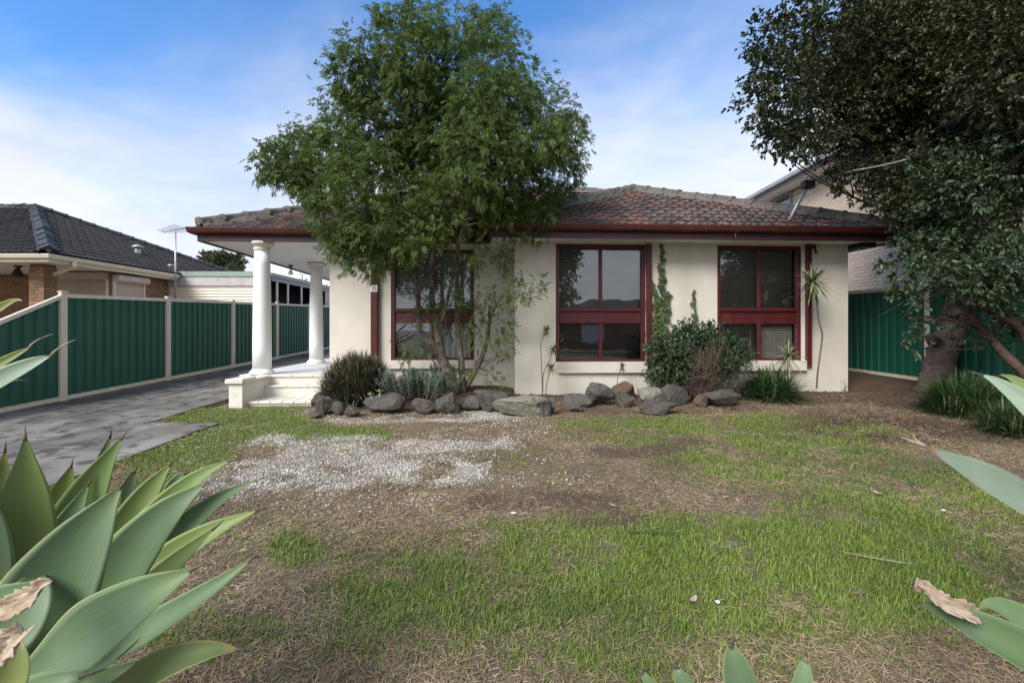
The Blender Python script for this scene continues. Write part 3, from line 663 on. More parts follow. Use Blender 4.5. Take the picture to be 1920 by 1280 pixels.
# sheet under the tiles
q = MB(); hz_ = lambda d: ZE + K * d - .03
P_ = lambda x, y, d: (x, y, hz_(d))
q.add([P_(xb0, yB, 0), P_(xa1, yB, 0), P_(xp, yB + hb, hb)], [(0, 1, 2)])
q.add([P_(xa0, yA, 0), P_(xb0, yA, 0), P_(xp, yA + hb, hb), P_(xa1 - HD, yA + HD, HD), P_(xa0 + HD, yA + HD, HD)], [(0, 1, 2, 3, 4)])
q.add([P_(xb0, yB, 0), P_(xp, yB + hb, hb), P_(xp, yA + hb, hb), P_(xb0, yA, 0)], [(0, 1, 2, 3)])
q.add([P_(xa1, yB, 0), P_(xa1, yA + 2 * HD, 0), P_(xa1 - HD, yA + HD, HD), P_(xp, yA + hb, hb), P_(xp, yB + hb, hb)], [(0, 1, 2, 3, 4)])
q.add([P_(xa0, yA, 0), P_(xa0 + HD, yA + HD, HD), P_(xa0, yA + 2 * HD, 0)], [(0, 1, 2)])
q.add([P_(xa0, yA + 2 * HD, 0), P_(xa0 + HD, yA + HD, HD), P_(xa1 - HD, yA + HD, HD), P_(xa1, yA + 2 * HD, 0)], [(0, 1, 2, 3)])
q.build('roof_sheet', M['under'], roof)
def cap_mesh(name, r=.115, L_=.42, v=False):
    q = MB(); vs = []; n = 9
    rings = [(-.02, r * 1.16), (.035, r * 1.2), (.05, r * 1.02), (L_ * .5, r * .95), (L_ + .02, r * .84)]
    for (t, rr) in rings:
        for k in range(n):
            a = PI * (k / (n - 1)) * 1.06 - .03 * PI
            if v: x = math.cos(a) * rr * 1.15; z = rr * (1 - abs(math.cos(a))) * .8
            else: x = math.cos(a) * rr * 1.12; z = math.sin(a) * rr * .92
            vs.append((x, t, z))
    m_ = len(rings)
    fs = [(i * n + k, i * n + k + 1, (i + 1) * n + k + 1, (i + 1) * n + k) for i in range(m_ - 1) for k in range(n - 1)] + [tuple(range(n))]
    q.add(vs, fs, not v)
    return q.mesh(name, M['dark_cap' if v else 'cap'])
def cap_line(p0, p1, me, L_, lift, parent, mort=None, name='ridge_cap'):
    p0, p1 = Vector(p0), Vector(p1); d = (p1 - p0); n = max(1, int(d.length / L_)); st = d / n; t = d.normalized()
    sd_ = t.cross(Vector((0, 0, 1))).normalized(); up = sd_.cross(t)
    for i in range(n):
        j = Vector((random.gauss(0, .006), random.gauss(0, .006), random.gauss(0, .005)))
        link(name, me, parent, frame_m(sd_, t, up, p0 + st * i + up * lift + j) @ Matrix.Rotation(random.gauss(.03, .012), 4, 'X') @ Matrix.Rotation(random.gauss(0, .03), 4, 'Y'))
    if mort:
        q = MB(); m_ = n * 3; vs = []
        for i in range(m_ + 1):
            p = p0 + d * i / m_
            for (a, z) in ((-.19, -.075), (-.10, .055), (.10, .055), (.19, -.075)):
                vs.append(p + sd_ * a * random.uniform(.9, 1.12) + up * (z + lift - .012))
        q.add(vs, [(i * 4 + k, i * 4 + k + 1, i * 4 + 5 + k, i * 4 + 4 + k) for i in range(m_) for k in range(3)]); q.build('mortar_bed', mort, parent)
cme = cap_mesh('ridge_cap')
H = lambda x, y, d: Vector((x, y, ZE + K * d + .02))
cap_line(H(xa0 + .08, yA + .08, .08), H(xa0 + HD, yA + HD, HD), cme, .40, .045, roof, M['mortar'])
cap_line(H(xa0 + HD, yA + HD, HD), H(xa1 - HD, yA + HD, HD), cme, .40, .045, roof, M['mortar'])
cap_line(H(xb0 + .08, yB + .08, .08), H(xp, yB + hb, hb), cme, .40, .045, roof, M['mortar'])
cap_line(H(xa1 - .08, yB + .08, .08), H(xp, yB + hb, hb), cme, .40, .045, roof, M['mortar'])
cap_line(H(xp, yB + hb, hb), H(xp, yA + hb, hb), cme, .40, .045, roof)
cap_line(H(xp, yA + hb, hb), H(xa1 - HD, yA + HD, HD), cme, .40, .045, roof)

# ------------------------------------------------------------------ porch
FZ = .37
XC = -4.67
def column(x, y):
    h = SOF - .012 - FZ
    c = empty('column', parent=house)
    q = MB(); q.lathe([(.205, 0), (.215, .03), (.205, .055), (.175, .075), (.165, .10)], 32, (x, y, FZ)); q.build('column_base', M['stucco_white'], c)
    q = MB(); q.lathe([(.16, .10), (.158, .5), (.155, 1.0), (.148, 1.5), (.136, 2.0), (.128, h - .16)], 32, (x, y, FZ)); q.build('shaft', M['stucco_white'], c)
    q = MB(); q.lathe([(.128, h - .16), (.15, h - .145), (.15, h - .125), (.135, h - .115), (.145, h - .09), (.185, h - .055), (.20, h - .05), (.20, h)], 32, (x, y, FZ)); q.build('capital', M['step'], c)
column(XC, .27); column(XC, 2.93)
q = MB(); q.box(-5.0, XW - .003, .12, 8.3, -.2, FZ); q.build('porch_floor', mat('white_porch_paving', (.62, .62, .63), (.70, .70, .71), 1.4, .6, .15, 60, spots=((.5, .48, .45), 5, .6, .8, .4)), house)
sx0, sx1 = XC + .28, XW + .30
q = MB(); q.box(sx0, sx1, .005, .119, -.2, FZ - .028); q.build('riser', M['step'], house)
q = MB(); q.box(sx0, sx1, -.21, .004, -.2, .185); q.build('riser', M['step'], house)
q = MB(); q.box(sx0, sx1, -.80, -.211, -.2, -.012); q.build('riser', M['step'], house)
def tread(z, y0, y1, n, th=.028):
    w = (sx1 - sx0) / n
    for i in range(n):
        q = MB(); q.box(sx0 + i * w + .004, sx0 + (i + 1) * w - .004, y0 - .025, y1, z - th, z + random.uniform(-.002, .003), bev=.006); q.build('tile', M['step'], house)
tread(.035, -.80, -.212, 6, .045); tread(.213, -.21, .003, 3); tread(FZ + .002, .0, .118, 3, .03)
q = MB(); q.box(sx0 - .22, sx0 - .002, -.93, .11, -.25, .33, bev=.01); q.build('pier', M['step'], house)
q = MB(); q.box(sx0 - .26, sx0 + .02, -.97, -.55, .332, .408, bev=.01); q.build('pier_cap', M['step'], house)
q = MB(); q.box(sx0 - .25, sx0 + .015, -.548, .113, .332, .376, bev=.01); q.build('pier_cap', M['step'], house)
q = MB(); q.box(sx1 + .002, sx1 + .26, -.62, RB - .01, -.25, .33, bev=.01); q.build('pier', M['step'], house)
q = MB(); q.box(sx1 - .02, sx1 + .30, -.66, RB - .013, .332, .376, bev=.01); q.build('pier_cap', M['step'], house)
for (u, yl, lab) in ((501, 1.9, 'spotlight nearest the front column'), (545, 3.4, 'spotlight farther along the porch')):
    x = hx(u, yl); l_ = empty('spotlight', parent=house, label=lab)
    q = MB(); q.lathe([(.05, -.03), (.06, 0)], 16, (x, yl, SOF - .003)); q.tube([(x, yl, SOF - .02), (x + .02, yl, SOF - .10), (x, yl, SOF - .13)], .018, 8); q.build('fitting', M['black'], l_)
    q = MB(); q.lathe([(.025, 0), (.035, -.03), (.06, -.08), (.065, -.10), (.05, -.12), (.0, -.128)], 18, (x, yl, SOF - .12)); q.build('bulb', M['white_paint'], l_)

# service pole on the roof with its insulator box and the two wires
pY = 8.55
sp = empty('service_pole', at(1468, 420, pY), label='leaning galvanised service pole with a black connection box on the roof', cat='pole')
o = Vector(sp.location); top = at(1512, 352, pY - .1)
q = MB(); q.tube([Vector((0, 0, -.15)), top - o], .034, 12); q.build('pole', M['galv'], sp)
q = MB(); c = top - o; q.box(c.x - .07, c.x + .13, c.y - .07, c.y + .07, c.z - .02, c.z + .13, bev=.015); q.build('connection_box', M['black'], sp)
q = MB(); q.tube([c + Vector((.0, 0, .13)), c + Vector((.02, 0, .2)), c + Vector((.07, 0, .21)), c + Vector((.09, 0, .13))], .012, 8); q.build('hook', M['galv'], sp)
def wire(name, pts, r, m, label, twist=False):
    P = []
    for a, b_ in zip(pts, pts[1:]):
        for k in range(24):
            t = k / 24; p = a.lerp(b_, t); p.z -= .10 * 4 * t * (1 - t) * (b_ - a).length / 8; P.append(p)
    q = MB(); q.tube(P, r, 6)
    if twist:
        for ph in (0, PI):
            q.tube([p + Vector((0, math.cos(i * 1.9 + ph), math.sin(i * 1.9 + ph))) * r * 1.3 for i, p in enumerate(P[:30])], r * .8, 5)
    return tag(q.build(name, m), label, 'cable')
sc1 = wire('service_cable', [at(1531, 337, pY - .1), at(1600, 320, 7.4), at(1712, 296, 6.2)], .010, M['cable'], 'twisted service cable running from the roof pole into the dark tree', True)
sc2 = wire('black_wire', [at(1700, 298.5, 6.3), at(1712, 296, 6.2), at(2080, 190, 4.1)], .006, M['black'], None); sc2.parent = sc1; del sc2['category']
wire('telephone_wire', [at(1378, 438, 7.88), at(1472, 374, 7.3), at(1640, 292, 6.1), at(2000, 118, 3.9)], .006, M['black'], 'thin black wire running from the red fascia up to the right')
# ================================================================== FENCES
def sheet_mesh(L_, ztop, zbot, name, rib=.19, depth=.028):
    """ribbed infill sheet along +x of length L_, ztop/zbot functions of x"""
    pr = []; x = 0
    while x < L_ - 1e-6:
        for (f, d) in ((0, 0), (.42, 0), (.5, 1), (.92, 1), (1.0, 0)):
            xx = x + f * rib
            if xx <= L_: pr.append((xx, d * depth))
        x += rib
    pr.append((L_, pr[-1][1])); n = len(pr); q = MB()
    vs = [(a, d, zbot(a)) for a, d in pr] + [(a, d, ztop(a)) for a, d in pr]
    vs += [(a, d + .004, zbot(a)) for a, d in pr] + [(a, d + .004, ztop(a)) for a, d in pr]
    fs = [(i, i + 1, n + i + 1, n + i) for i in range(n - 1)] + [(2 * n + i + 1, 2 * n + i, 3 * n + i, 3 * n + i + 1) for i in range(n - 1)]
    return q.add(vs, fs).mesh(name, M['fence'])
def fence(pts, zf, tops, flip, label, name='steel_fence'):
    """pts: plan points of the posts, zf: base height at each, tops: height above base"""
    f = empty(name, (pts[0][0], pts[0][1], 0), label=label, cat='fence')
    O = Vector(f.location)
    for i, (x, y) in enumerate(pts):
        q = MB(); zt = tops[i] + zf[i]
        q.box(x - O.x - .03, x - O.x + .03, y - O.y - .055, y - O.y + .055, zf[i] - .15, zt + .02, bev=.006); q.build('post', M['cream'], f)
        q = MB(); q.box(x - O.x - .045, x - O.x + .045, y - O.y - .065, y - O.y + .065, zt + .021, zt + .042, bev=.008); q.build('post_cap', M['cream'], f)
    for i in range(len(pts) - 1):
        a, b_ = Vector((*pts[i], 0)), Vector((*pts[i + 1], 0)); d = b_ - a; t = d.normalized(); L_ = d.length; side = Vector((-t.y, t.x, 0))
        ang = math.atan2(t.y, t.x); base = Matrix.Translation(a - O) @ Matrix.Rotation(ang, 4, 'Z')
        zb = lambda s: zf[i] + (zf[i + 1] - zf[i]) * s / L_
        zt = lambda s: zb(s) + tops[i] + (tops[i + 1] - tops[i]) * s / L_
        for (lo, hi) in ((-.065, .0), (.0, .065)):
            q = MB(); fn = zt if lo < 0 else zb; s0, s1 = .056, L_ - .056
            q.add([(s, yy, fn(s) + zz) for s in (s0, s1) for (yy, zz) in ((-.022, lo), (.032, lo), (.032, hi), (-.022, hi))], [(0, 1, 2, 3), (7, 6, 5, 4), (0, 4, 5, 1), (1, 5, 6, 2), (2, 6, 7, 3), (3, 7, 4, 0)])
            q.build('rail', M['cream'], f, mtx=base)
        w = (L_ - .112) / 3
        for k in range(3):
            s0 = .056 + k * w
            me = sheet_mesh(w + (.02 if k < 2 else 0), lambda s: zt(s + s0) - .066, lambda s: zb(s + s0) + .066, 'sheet')
            link('sheet', me, f, base @ Matrix.Translation((s0, 0, 0)) @ Matrix.Translation((0, -.012 + .003 * k, 0)))
    return f
pts = [(-7.54, 5.33)] + [(-7.61 - .008 * 2.38 * k, 7.71 + 2.38 * k) for k in range(7)]
fence(pts, [.033 * (p[1] - 7.71) for p in pts], [.75] + [1.80] * 7, 1, 'dark green ribbed steel fence with cream posts along the driveway')
pts = [(7.88, 1.5), (7.83, 3.83), (7.78, 6.15), (7.73, 8.45), (7.66, 10.8), (7.60, 13.2)]
fence(pts, [-.12, .02, .19, .22, .265, .30], [1.8] * 6, -1, 'shaded green ribbed steel fence behind the big dark tree')

# ================================================================== NEIGHBOURS
def brick_wall(parent, o, e, n_, length, height, bm_, mort, one=None, cap=300, L_=.23, h=.076, j=.01):
    """running bond on a mortar backing; bricks for which one(a, z) holds are objects of their own, the rest one part"""
    o, e, n_ = Vector(o), Vector(e), Vector(n_); up = Vector((0, 0, 1))
    q = MB(); q.add([o, o + e * length, o + e * length + up * height, o + up * height], [(0, 1, 2, 3)])
    q.add([o - n_ * .1, o + e * length - n_ * .1, o + e * length + up * height - n_ * .1, o + up * height - n_ * .1], [(0, 1, 2, 3)]); q.build('mortar', mort, parent)
    q = MB(); q.box(0, L_, 0, .012, 0, h, bev=.003) if False else q.box(0, L_, -.02, .012, 0, h)
    me = q.mesh('brick', bm_); ms = []; cnt = 0
    for r in range(int(height / (h + j))):
        z = r * (h + j); a = -(L_ + j) / 2 if r % 2 else 0.0
        while a < length - .03:
            a0, a1 = max(a, 0), min(a + L_, length)
            if a1 - a0 > .03:
                F_ = frame_m(e, n_, up, o + e * a0 + up * (z + random.uniform(-.0015, .0015)) + n_ * random.uniform(-.003, .002)) @ Matrix.Diagonal(((a1 - a0) / L_, 1, 1, 1))
                if one and cnt < cap and one((a0 + a1) / 2, z): link('brick', me, parent, F_); cnt += 1
                else: ms.append(F_)
            a += L_ + j
    if ms: merged('bricks_beyond', me, ms, bm_, parent)
    return cnt
# ---- left neighbour
NL = empty('brick_house', (-10.95, 10.75, 0), label='neighbouring tan brick house with a dark glazed tile roof and cream gutter', cat='house')
no_ = Vector(NL.location); R = lambda x, y, z: Vector((x, y, z)) - no_
GZ = 2.95
nroof = empty('roof', parent=NL)
TP2 = [(0, .012), (.05, .026), (.10, .012), (.16, .004), (.45, .004), (.52, .016), (.58, .004), (.95, .004), (1, .010)]
dme = tile_mesh('dark_tile', .30, .34, TP2, lap=.03, lift=.032, th=.03)
kn = .467; ap = R(-16.7, 15.95, GZ + .05 + 5.2 * kn)
fx = roof_plane(R(-10.9, 10.70, GZ + .05), (-1, 0, 0), (0, 1), kn, [(0, 0), (14, 0), (14, 5.2), (5.75, 5.2)], dme, .30, .34)
sx = roof_plane(R(-10.9, 10.70, GZ + .05), (0, 1, 0), (-1, 0), (5.2 * kn) / 5.8, [(0, 0), (10.4, 0), (5.2, 5.75)], dme, .30, .34)
def kk(m):
    u, v = to_px(m.translation + no_); return -((0 < u < 460) * 10 + (v > 385) * 5) + (m.translation + no_).y * .2
al = sorted(fx + sx, key=kk); ids = {id(m) for m in al[:290]}
for m in al[:290]: link('tile', dme, nroof, m)
merged('tiles_beyond', dme, al[290:], M['dark_tile'], nroof)
q = MB(); c0 = R(-10.9, 10.7, GZ + .02); c1 = R(-10.9, 21.1, GZ + .02); c2 = R(-24.9, 10.7, GZ + .02); a_ = ap - Vector((0, 0, .03)); a2 = R(-24.9, 15.95, GZ + .02 + 5.2 * kn)
q.add([c0, c1, c2, a_, a2, R(-24.9, 21.1, GZ + .02)], [(0, 1, 3), (0, 3, 4, 2), (1, 5, 4, 3)]); q.build('roof_sheet', M['under'], nroof)
dcap = cap_mesh('ridge_tile', .14, .40, True)
cap_line(c0 + Vector((-.06, .06, .05)), ap, dcap, .38, .05, nroof, M['dark_tile'], name='ridge_cap'); cap_line(c1 + Vector((0, 0, .05)), ap, dcap, .38, .04, nroof, M['dark_tile'], name='ridge_cap'); cap_line(ap, a2 + Vector((0, 0, .05)), dcap, .38, .04, nroof, M['dark_tile'], name='ridge_cap')
GP2 = [(0, GZ - .155), (.03, GZ - .155), (.03, GZ - .10), (.09, GZ - .09), (.115, GZ - .06), (.12, GZ - .02), (.135, GZ), (.135, GZ + .02), (.12, GZ + .02), (.11, GZ), (0, GZ)]
g = sweep([(p.x, p.y) for p in (R(-25, 10.80, 0), R(-11.0, 10.80, 0), R(-11.0, 14.9, 0))][0:3], GP2, M['gutter_cream'], 'gutter', NL); auto_smooth(g, 50)
q = MB(); q.box(-14, -.06, .06, 4.2, GZ - .13, GZ - .11); q.build('soffit', M['soffit'], NL)
# pier built of bricks
px0, px1, py0, py1 = -12.0, -11.63, 11.3, 11.64
q = MB(); a, c = R(px0 + .012, py0 + .012, 0), R(px1 - .012, py1 - .012, GZ - .135); q.box(a.x, c.x, a.y, c.y, a.z, c.z); pier = q.build('pier', M['mortar_dark'], NL)
qm = {}
for r in range(33):
    z = .01 + r * .086
    if z + .076 > GZ - .14: break
    w = px1 - px0; s = w * (.62 if r % 2 else .38)
    for (x0, x1) in ((px0, px0 + s - .005), (px0 + s + .005, px1)):
        a = R(x0, py0, z); q = MB(); q.box(a.x, a.x + x1 - x0, a.y, a.y + py1 - py0, z, z + .076); q.build('brick', M['tan_brick'], pier)
# walls
brick_wall(NL, R(-20, 13.5, 0), (1, 0, 0), (0, -1, 0), 7.2, 2.8, M['tan_brick'], M['mortar_dark'])
brick_wall(NL, R(-11.35, 12.86, 0), (0, 1, 0), (1, 0, 0), 4.2, 2.8, M['tan_brick'], M['mortar_dark'], one=lambda a, z: z > 1.6 and 1.0 < a < 2.3, cap=120)
q = MB(); a = R(-13.2, 12.9, 0); q.box(a.x, a.x + 1.83, a.y, a.y + .1, 0, 2.8); q.build('wall', M['tan_brick'], NL)
def shutter(o, e, n_, L_, z0, z1, m, label):
    o, e, n_ = Vector(o), Vector(e), Vector(n_); s = empty('roller_shutter', parent=NL, label=label); up = Vector((0, 0, 1)); F_ = frame_m(e, n_, up, o)
    z = z0; k = 0; q0 = MB(); q0.prism([(0, 0, 0), (0, .012, .006), (0, .016, .022), (0, .012, .038), (0, 0, .042)], (L_ - .12, 0, 0)); me = q0.mesh('slat', m)
    while z < z1 - .2: link('slat', me, s, F_ @ Matrix.Translation((.06, 0, z))); z += .044
    for a in (0, L_ - .058):
        q = MB(); q.box(a, a + .058, -.01, .05, z0, z1 - .2, m=F_); q.build('guide', M['gutter_cream'], s)
    q = MB(); q.prism([F_ @ Vector(p) for p in ((0, 0, z1 - .2), (0, .14, z1 - .2), (0, .20, z1 - .15), (0, .20, z1 - .01), (0, 0, z1 - .01))], F_.to_3x3() @ Vector((L_, 0, 0))); q.build('shutter_box', m, s)
shutter(R(-13.1, 12.88, 0), (1, 0, 0), (0, -1, 0), 1.70, 1.3, 2.79, M['shutter'], 'closed beige roller shutter facing the street')
shutter(R(-11.33, 12.9, 0), (0, 1, 0), (1, 0, 0), 1.1, 1.3, 2.75, M['shutter_lit'], 'closed pinkish roller shutter on the side wall, coloured as lit')
# downpipe from the gutter to the pier
dps = [at(140, 500, 11.35), at(133, 503, 11.5), at(97, 515, 11.55), at(97, 600, 11.6)]
q = MB(); P0 = [p - no_ for p in dps]
q.tube([P0[0] + Vector((0, 0, .12)), P0[0]], .06, 4, smooth=False); q.tube([P0[0], P0[1], P0[2]], .05, 4, smooth=False); q.tube([P0[2] + Vector((0, 0, .05)), P0[3]], .055, 4, smooth=False); q.build('downpipe', M['gutter_cream'], NL)
p = at(33, 506, 11.6) - no_
q = MB(); q.box(p.x - .05, p.x + .08, p.y - .05, p.y + .05, GZ - .18, GZ - .135); q.tube([(p.x, p.y, GZ - .16), (p.x + .06, p.y, p.z + .1), (p.x, p.y, p.z)], .03, 7)
q.lathe([(.04, .04), (.07, -.02), (.12, -.14), (.12, -.17), (.0, -.165)], 16, (p.x, p.y, p.z)); q.build('floodlight', M['black'], NL)
p = at(258, 484, 15.4) - no_
q = MB(); q.lathe([(.10, -.2), (.085, .28), (.08, .34)], 14, p); q.lathe([(.08, .34), (.17, .36), (.17, .38), (.06, .46), (0, .47)], 14, p); q.build('roof_vent', M['galv'], NL)
p = at(322, 508, 15.0) - no_
q = MB(); q.lathe([(.09, -.3), (.09, .15), (.12, .17), (.12, .20), (0, .22)], 14, p); q.build('roof_vent', M['galv'], NL)
# aerial
am = empty('tv_aerial', at(329, 545, 14.7), label='television aerial on a thin mast at the end of the dark roof', cat='aerial'); ao = Vector(am.location); mt = at(329, 432, 14.7) - ao
q = MB(); q.tube([Vector((0, 0, -.6)), mt], .025, 8); q.build('mast', M['galv'], am)
q = MB(); d0, d1 = at(303, 434, 14.5) - ao, at(347, 428, 14.9) - ao; q.tube([d0, d1], .018, 6); q.build('boom', M['galv'], am)
for k in range(9):
    c = d0.lerp(d1, k / 8); hl_ = .16 + .03 * k
    q = MB(); q.tube([c + Vector((-.2, -1, .12)).normalized() * hl_, c + Vector((.2, 1, -.12)).normalized() * hl_], .008, 5); q.build('element', M['galv'], am)
# ---- garage
gY = 14.95
GA = empty('garage', (-8.0, gY, 0), label='cream garage with a horizontal ribbed door and pale green roof edge behind the fence', cat='garage'); go = Vector(GA.location)
q = MB(); q.box(-3.6, 0, 0, .08, 2.93, 3.09); q.build('roof_edge', M['green_flash'], GA)
q = MB(); q.box(-3.6, 0, .03, .1, 2.62, 2.928); q.build('fascia', M['lilac_metal'], GA)
q0 = MB(); n = 8; q0.add([(x, .08 - .02 * math.sin(PI * k / n), k * .095 / n) for x in (-3.4, -.1) for k in range(n + 1)], [(k, k + 1, n + 2 + k, n + 1 + k) for k in range(n)], True); me = q0.mesh('door_panel', M['gutter_cream'])
dr = empty('roller_door', parent=GA)
for k in range(27): link('door_panel', me, dr, Matrix.Translation((0, .01, .05 + k * .095)))
q = MB(); q.box(-3.6, -3.4, .03, .15, 0, 2.62); q.build('door_post', M['grey_metal'], GA)
q = MB(); q.box(-.1, 0, .03, .15, 0, 2.62); q.build('door_post', M['gutter_cream'], GA)
q = MB(); q.box(-3.6, -.01, .11, 12, 3.0, 3.06); q.build('roof', M['green_flash'], GA)
q = MB(); q.box(-.06, .06, .09, 12, 2.93, 3.055); q.build('roof_edge', M['green_flash'], GA)
q = MB(); q.box(-.04, .02, .16, 12, 2.80, 2.928); q.build('beam', M['grey_metal'], GA)
q = MB(); q.box(-3.6, -3.5, .16, 12, 0, 3.0); q.box(-3.49, -.05, 11.9, 12, 0, 3.0); q.box(-.9, -.85, .16, 11.89, 0, 2.9); q.build('shade_lining', M['dark_room'], GA)  # inner sheets coloured as shade behind the open side
for yy_ in (.55, 1.3, 2.35, 3.5, 4.6): q = MB(); q.box(-.03, .02, yy_ - .025, yy_ + .025, 1.3, 2.798); q.build('post', M['white_paint'], GA)
q = MB(); q.box(-.03, .025, .2, 4.6, 1.93, 1.99); q.build('rail', M['white_paint'], GA)
q = MB(); q.box(-.04, .02, 4.7, 12, 0, 2.798); q.build('wall', M['lilac_metal'], GA)
q = MB(); q.box(-.04, .02, .16, 4.6, 0, 1.3); q.build('wall', M['gutter_cream'], GA)
# ---- right neighbour
NR = empty('brick_villa', (9.2, 10.3, 0), label='two storey cream brick house rising behind the dark tree', cat='house'); ro = Vector(NR.location)
def seen_r(a, z):
    u, v = to_px(ro + Vector((0, 7.2 - a, z)))
    return (1588 < u < 1722 and 445 < v < 548) or (1455 < u < 1570 and 330 < v < 420)
brick_wall(NR, (0, 7.2, 0), (0, -1, 0), (-1, 0, 0), 7.2, 5.72, M['cream_brick'], M['mortar_pale'], one=seen_r, cap=295)
q = MB(); q.box(0, 7, .01, .25, 0, 5.72); q.build('wall', M['cream_brick'], NR)
q = MB(); q.box(-.02, .2, -.06, .009, 0, 5.72); q.build('corner_post', M['grey_metal'], NR)
wn = empty('window', parent=NR)
q = MB(); q.box(.5, 2.6, -.05, .005, .9, 3.1); q.build('frame', M['lilac_metal'], wn)
for k in range(2): q = MB(); q.box(.6 + k * 1.0, 1.5 + k * 1.0, -.056, -.051, 1.0, 3.0); q.build('pane', M['pane'], wn)
q = MB(); q.box(-.55, 7.2, -.6, 7.3, 5.73, 5.76); q.build('soffit', M['soffit'], NR)
q = MB(); q.box(-.60, -.56, -.62, 7.3, 5.73, 5.92); q.build('fascia', M['grey_metal'], NR)
q = MB(); q.box(-.73, -.61, -.66, 7.3, 5.82, 5.96, bev=.02); q.build('gutter', M['grey_metal'], NR)
q = MB(); q.add([(-.62, -.6, 5.95), (-.62, 7.3, 5.95), (3.4, 3.4, 7.6), (7.2, -.6, 5.95), (7.2, 7.3, 5.95)], [(0, 1, 2), (0, 2, 3), (1, 4, 2), (3, 2, 4)]); q.build('roof', M['dark_tile'], NR)
wn = empty('window', parent=NR)
q = MB(); q.box(-.06, .0, 4.6, 5.6, 5.0, 5.69); q.build('frame', M['grey_metal'], wn); q = MB(); q.box(-.066, -.061, 4.68, 5.52, 5.06, 5.63); q.build('pane', M['pane'], wn)

# ================================================================== ROCKS
ico = bmesh.new(); bmesh.ops.create_icosphere(ico, subdivisions=4, radius=1); IV = np.array([v.co[:] for v in ico.verts]); IF = np.array([[v.index for v in f.verts] for f in ico.faces]); ico.free()
def rock(u0, u1, v0, v1, seed, label, m='rock', angular=10, depth=.8, flat=1.0, tilt=0):
    r_ = np.random.default_rng(seed); g = G((u0 + u1) / 2, v1 - 2); Y = g.y
    w = (u1 - u0) * Y / FPX * 1.03; Yc = Y + w * depth * .5
    h = (v1 - v0) * Y / FPX * 1.0 - .1 * w * flat * .5
    h = max(h * 1.15, .06)
    if angular < 13:       # broken stone: hull of a few corners, chipped edges
        bm = bmesh.new(); c_ = r_.normal(size=(angular + 5, 3)); c_ /= np.linalg.norm(c_, axis=1)[:, None]; c_ *= r_.uniform(.8, 1.05, (len(c_), 1))
        for p in c_: bm.verts.new(p)
        bmesh.ops.convex_hull(bm, input=bm.verts[:]); bmesh.ops.delete(bm, geom=[v for v in bm.verts if not v.link_faces], context='VERTS')
        bmesh.ops.dissolve_limit(bm, angle_limit=math.radians(14), verts=bm.verts[:], edges=bm.edges[:])
        bmesh.ops.bevel(bm, geom=bm.edges[:], offset=.07, segments=2, profile=.5, affect='EDGES', clamp_overlap=True)
        bmesh.ops.triangulate(bm, faces=bm.faces[:]); bmesh.ops.subdivide_edges(bm, edges=[e for e in bm.edges if e.calc_length() > .2], cuts=2, use_grid_fill=True); bmesh.ops.triangulate(bm, faces=bm.faces[:])
        bmesh.ops.subdivide_edges(bm, edges=[e for e in bm.edges if e.calc_length() > .16], cuts=1, use_grid_fill=True); bmesh.ops.triangulate(bm, faces=bm.faces[:])
        bm.verts.index_update(); P = np.array([v.co[:] for v in bm.verts]); IF_ = np.array([[v.index for v in f.verts] for f in bm.faces]); bm.free()
    else:
        nrm = r_.normal(size=(angular, 3)); nrm /= np.linalg.norm(nrm, axis=1)[:, None]
        hh = r_.uniform(.6, .95, angular); dt = IV @ nrm.T
        rad = np.minimum(np.min(np.where(dt > .05, hh / np.maximum(dt, .05), 9), axis=1), 1.02); P = IV * rad[:, None]; IF_ = IF
    P = P / (P.max(0) - P.min(0)) * 2; P -= (P.max(0) + P.min(0)) / 2
    nz = np.array([mnoise.fractal(Vector(p * 2.2) + Vector((seed, 0, 0)), 1, 2, 5) for p in P])
    n2_ = np.array([mnoise.noise(Vector(p * 9) + Vector((0, seed, 0))) for p in P])
    n3_ = np.array([mnoise.fractal(Vector(p * 5) + Vector((0, 0, seed)), 1, 2, 4) for p in P])
    P = P * (1 + .07 * nz + .055 * n3_ + .015 * n2_)[:, None]
    P *= np.array([w / 2, w * depth / 2, h / 2 * 1.12])
    if tilt: c, s = math.cos(tilt), math.sin(tilt); P = P @ np.array([[c, 0, s], [0, 1, 0], [-s, 0, c]])
    me = np_mesh('rock', P, IF_, M[m], smooth=True)
    try: me.set_sharp_from_angle(angle=math.radians(30))
    except Exception: pass
    o = link('rock', me); o.location = (g.x, Yc, float(gz(g.x, Yc)) + h * .43)
    return tag(o, label, 'rock', 'rocks edging the garden bed')
rock(581, 618, 735, 764, 1, 'upright dark rock against the porch step, leftmost of the upper row', angular=7)
rock(582, 621, 751, 781, 2, 'mossy dark rock below the leftmost upper rock', angular=8)
rock(576, 601, 774, 788, 3, 'small low rock at the left end of the rock border', angular=8)
rock(617, 653, 733, 757, 4, 'dark reddish rock under the spiky brown tussock', 'rock_red', 7)
rock(620, 643, 758, 782, 5, 'small round rock between the mossy rock and the gap left of the pale succulent', angular=14)
rock(651, 684, 741, 762, 6, 'brownish rock directly left of the pale succulent stem', 'rock_red', 12)
rock(674, 697, 737, 751, 7, 'small brown rock behind the pale succulent', 'rock_red', 12)
rock(642, 672, 764, 786, 8, 'round dark rock in the lower row left of the longest boulder', angular=16)
rock(672, 754, 744, 781, 9, 'long rounded dark boulder under the pale succulent', angular=22, depth=.6)
rock(766, 815, 752, 781, 10, 'rounded dark rock below the blue grey spurge', angular=16)
rock(813, 861, 743, 781, 11, 'dark pitted peaked rock right of the spurge', angular=12)
rock(858, 900, 749, 775, 12, 'broken grey rock left of the large angular boulder', 'rock_blue', 7)
rock(889, 966, 737, 778, 13, 'large angular dark boulder below the leaning stem', 'rock', 7, depth=.6)
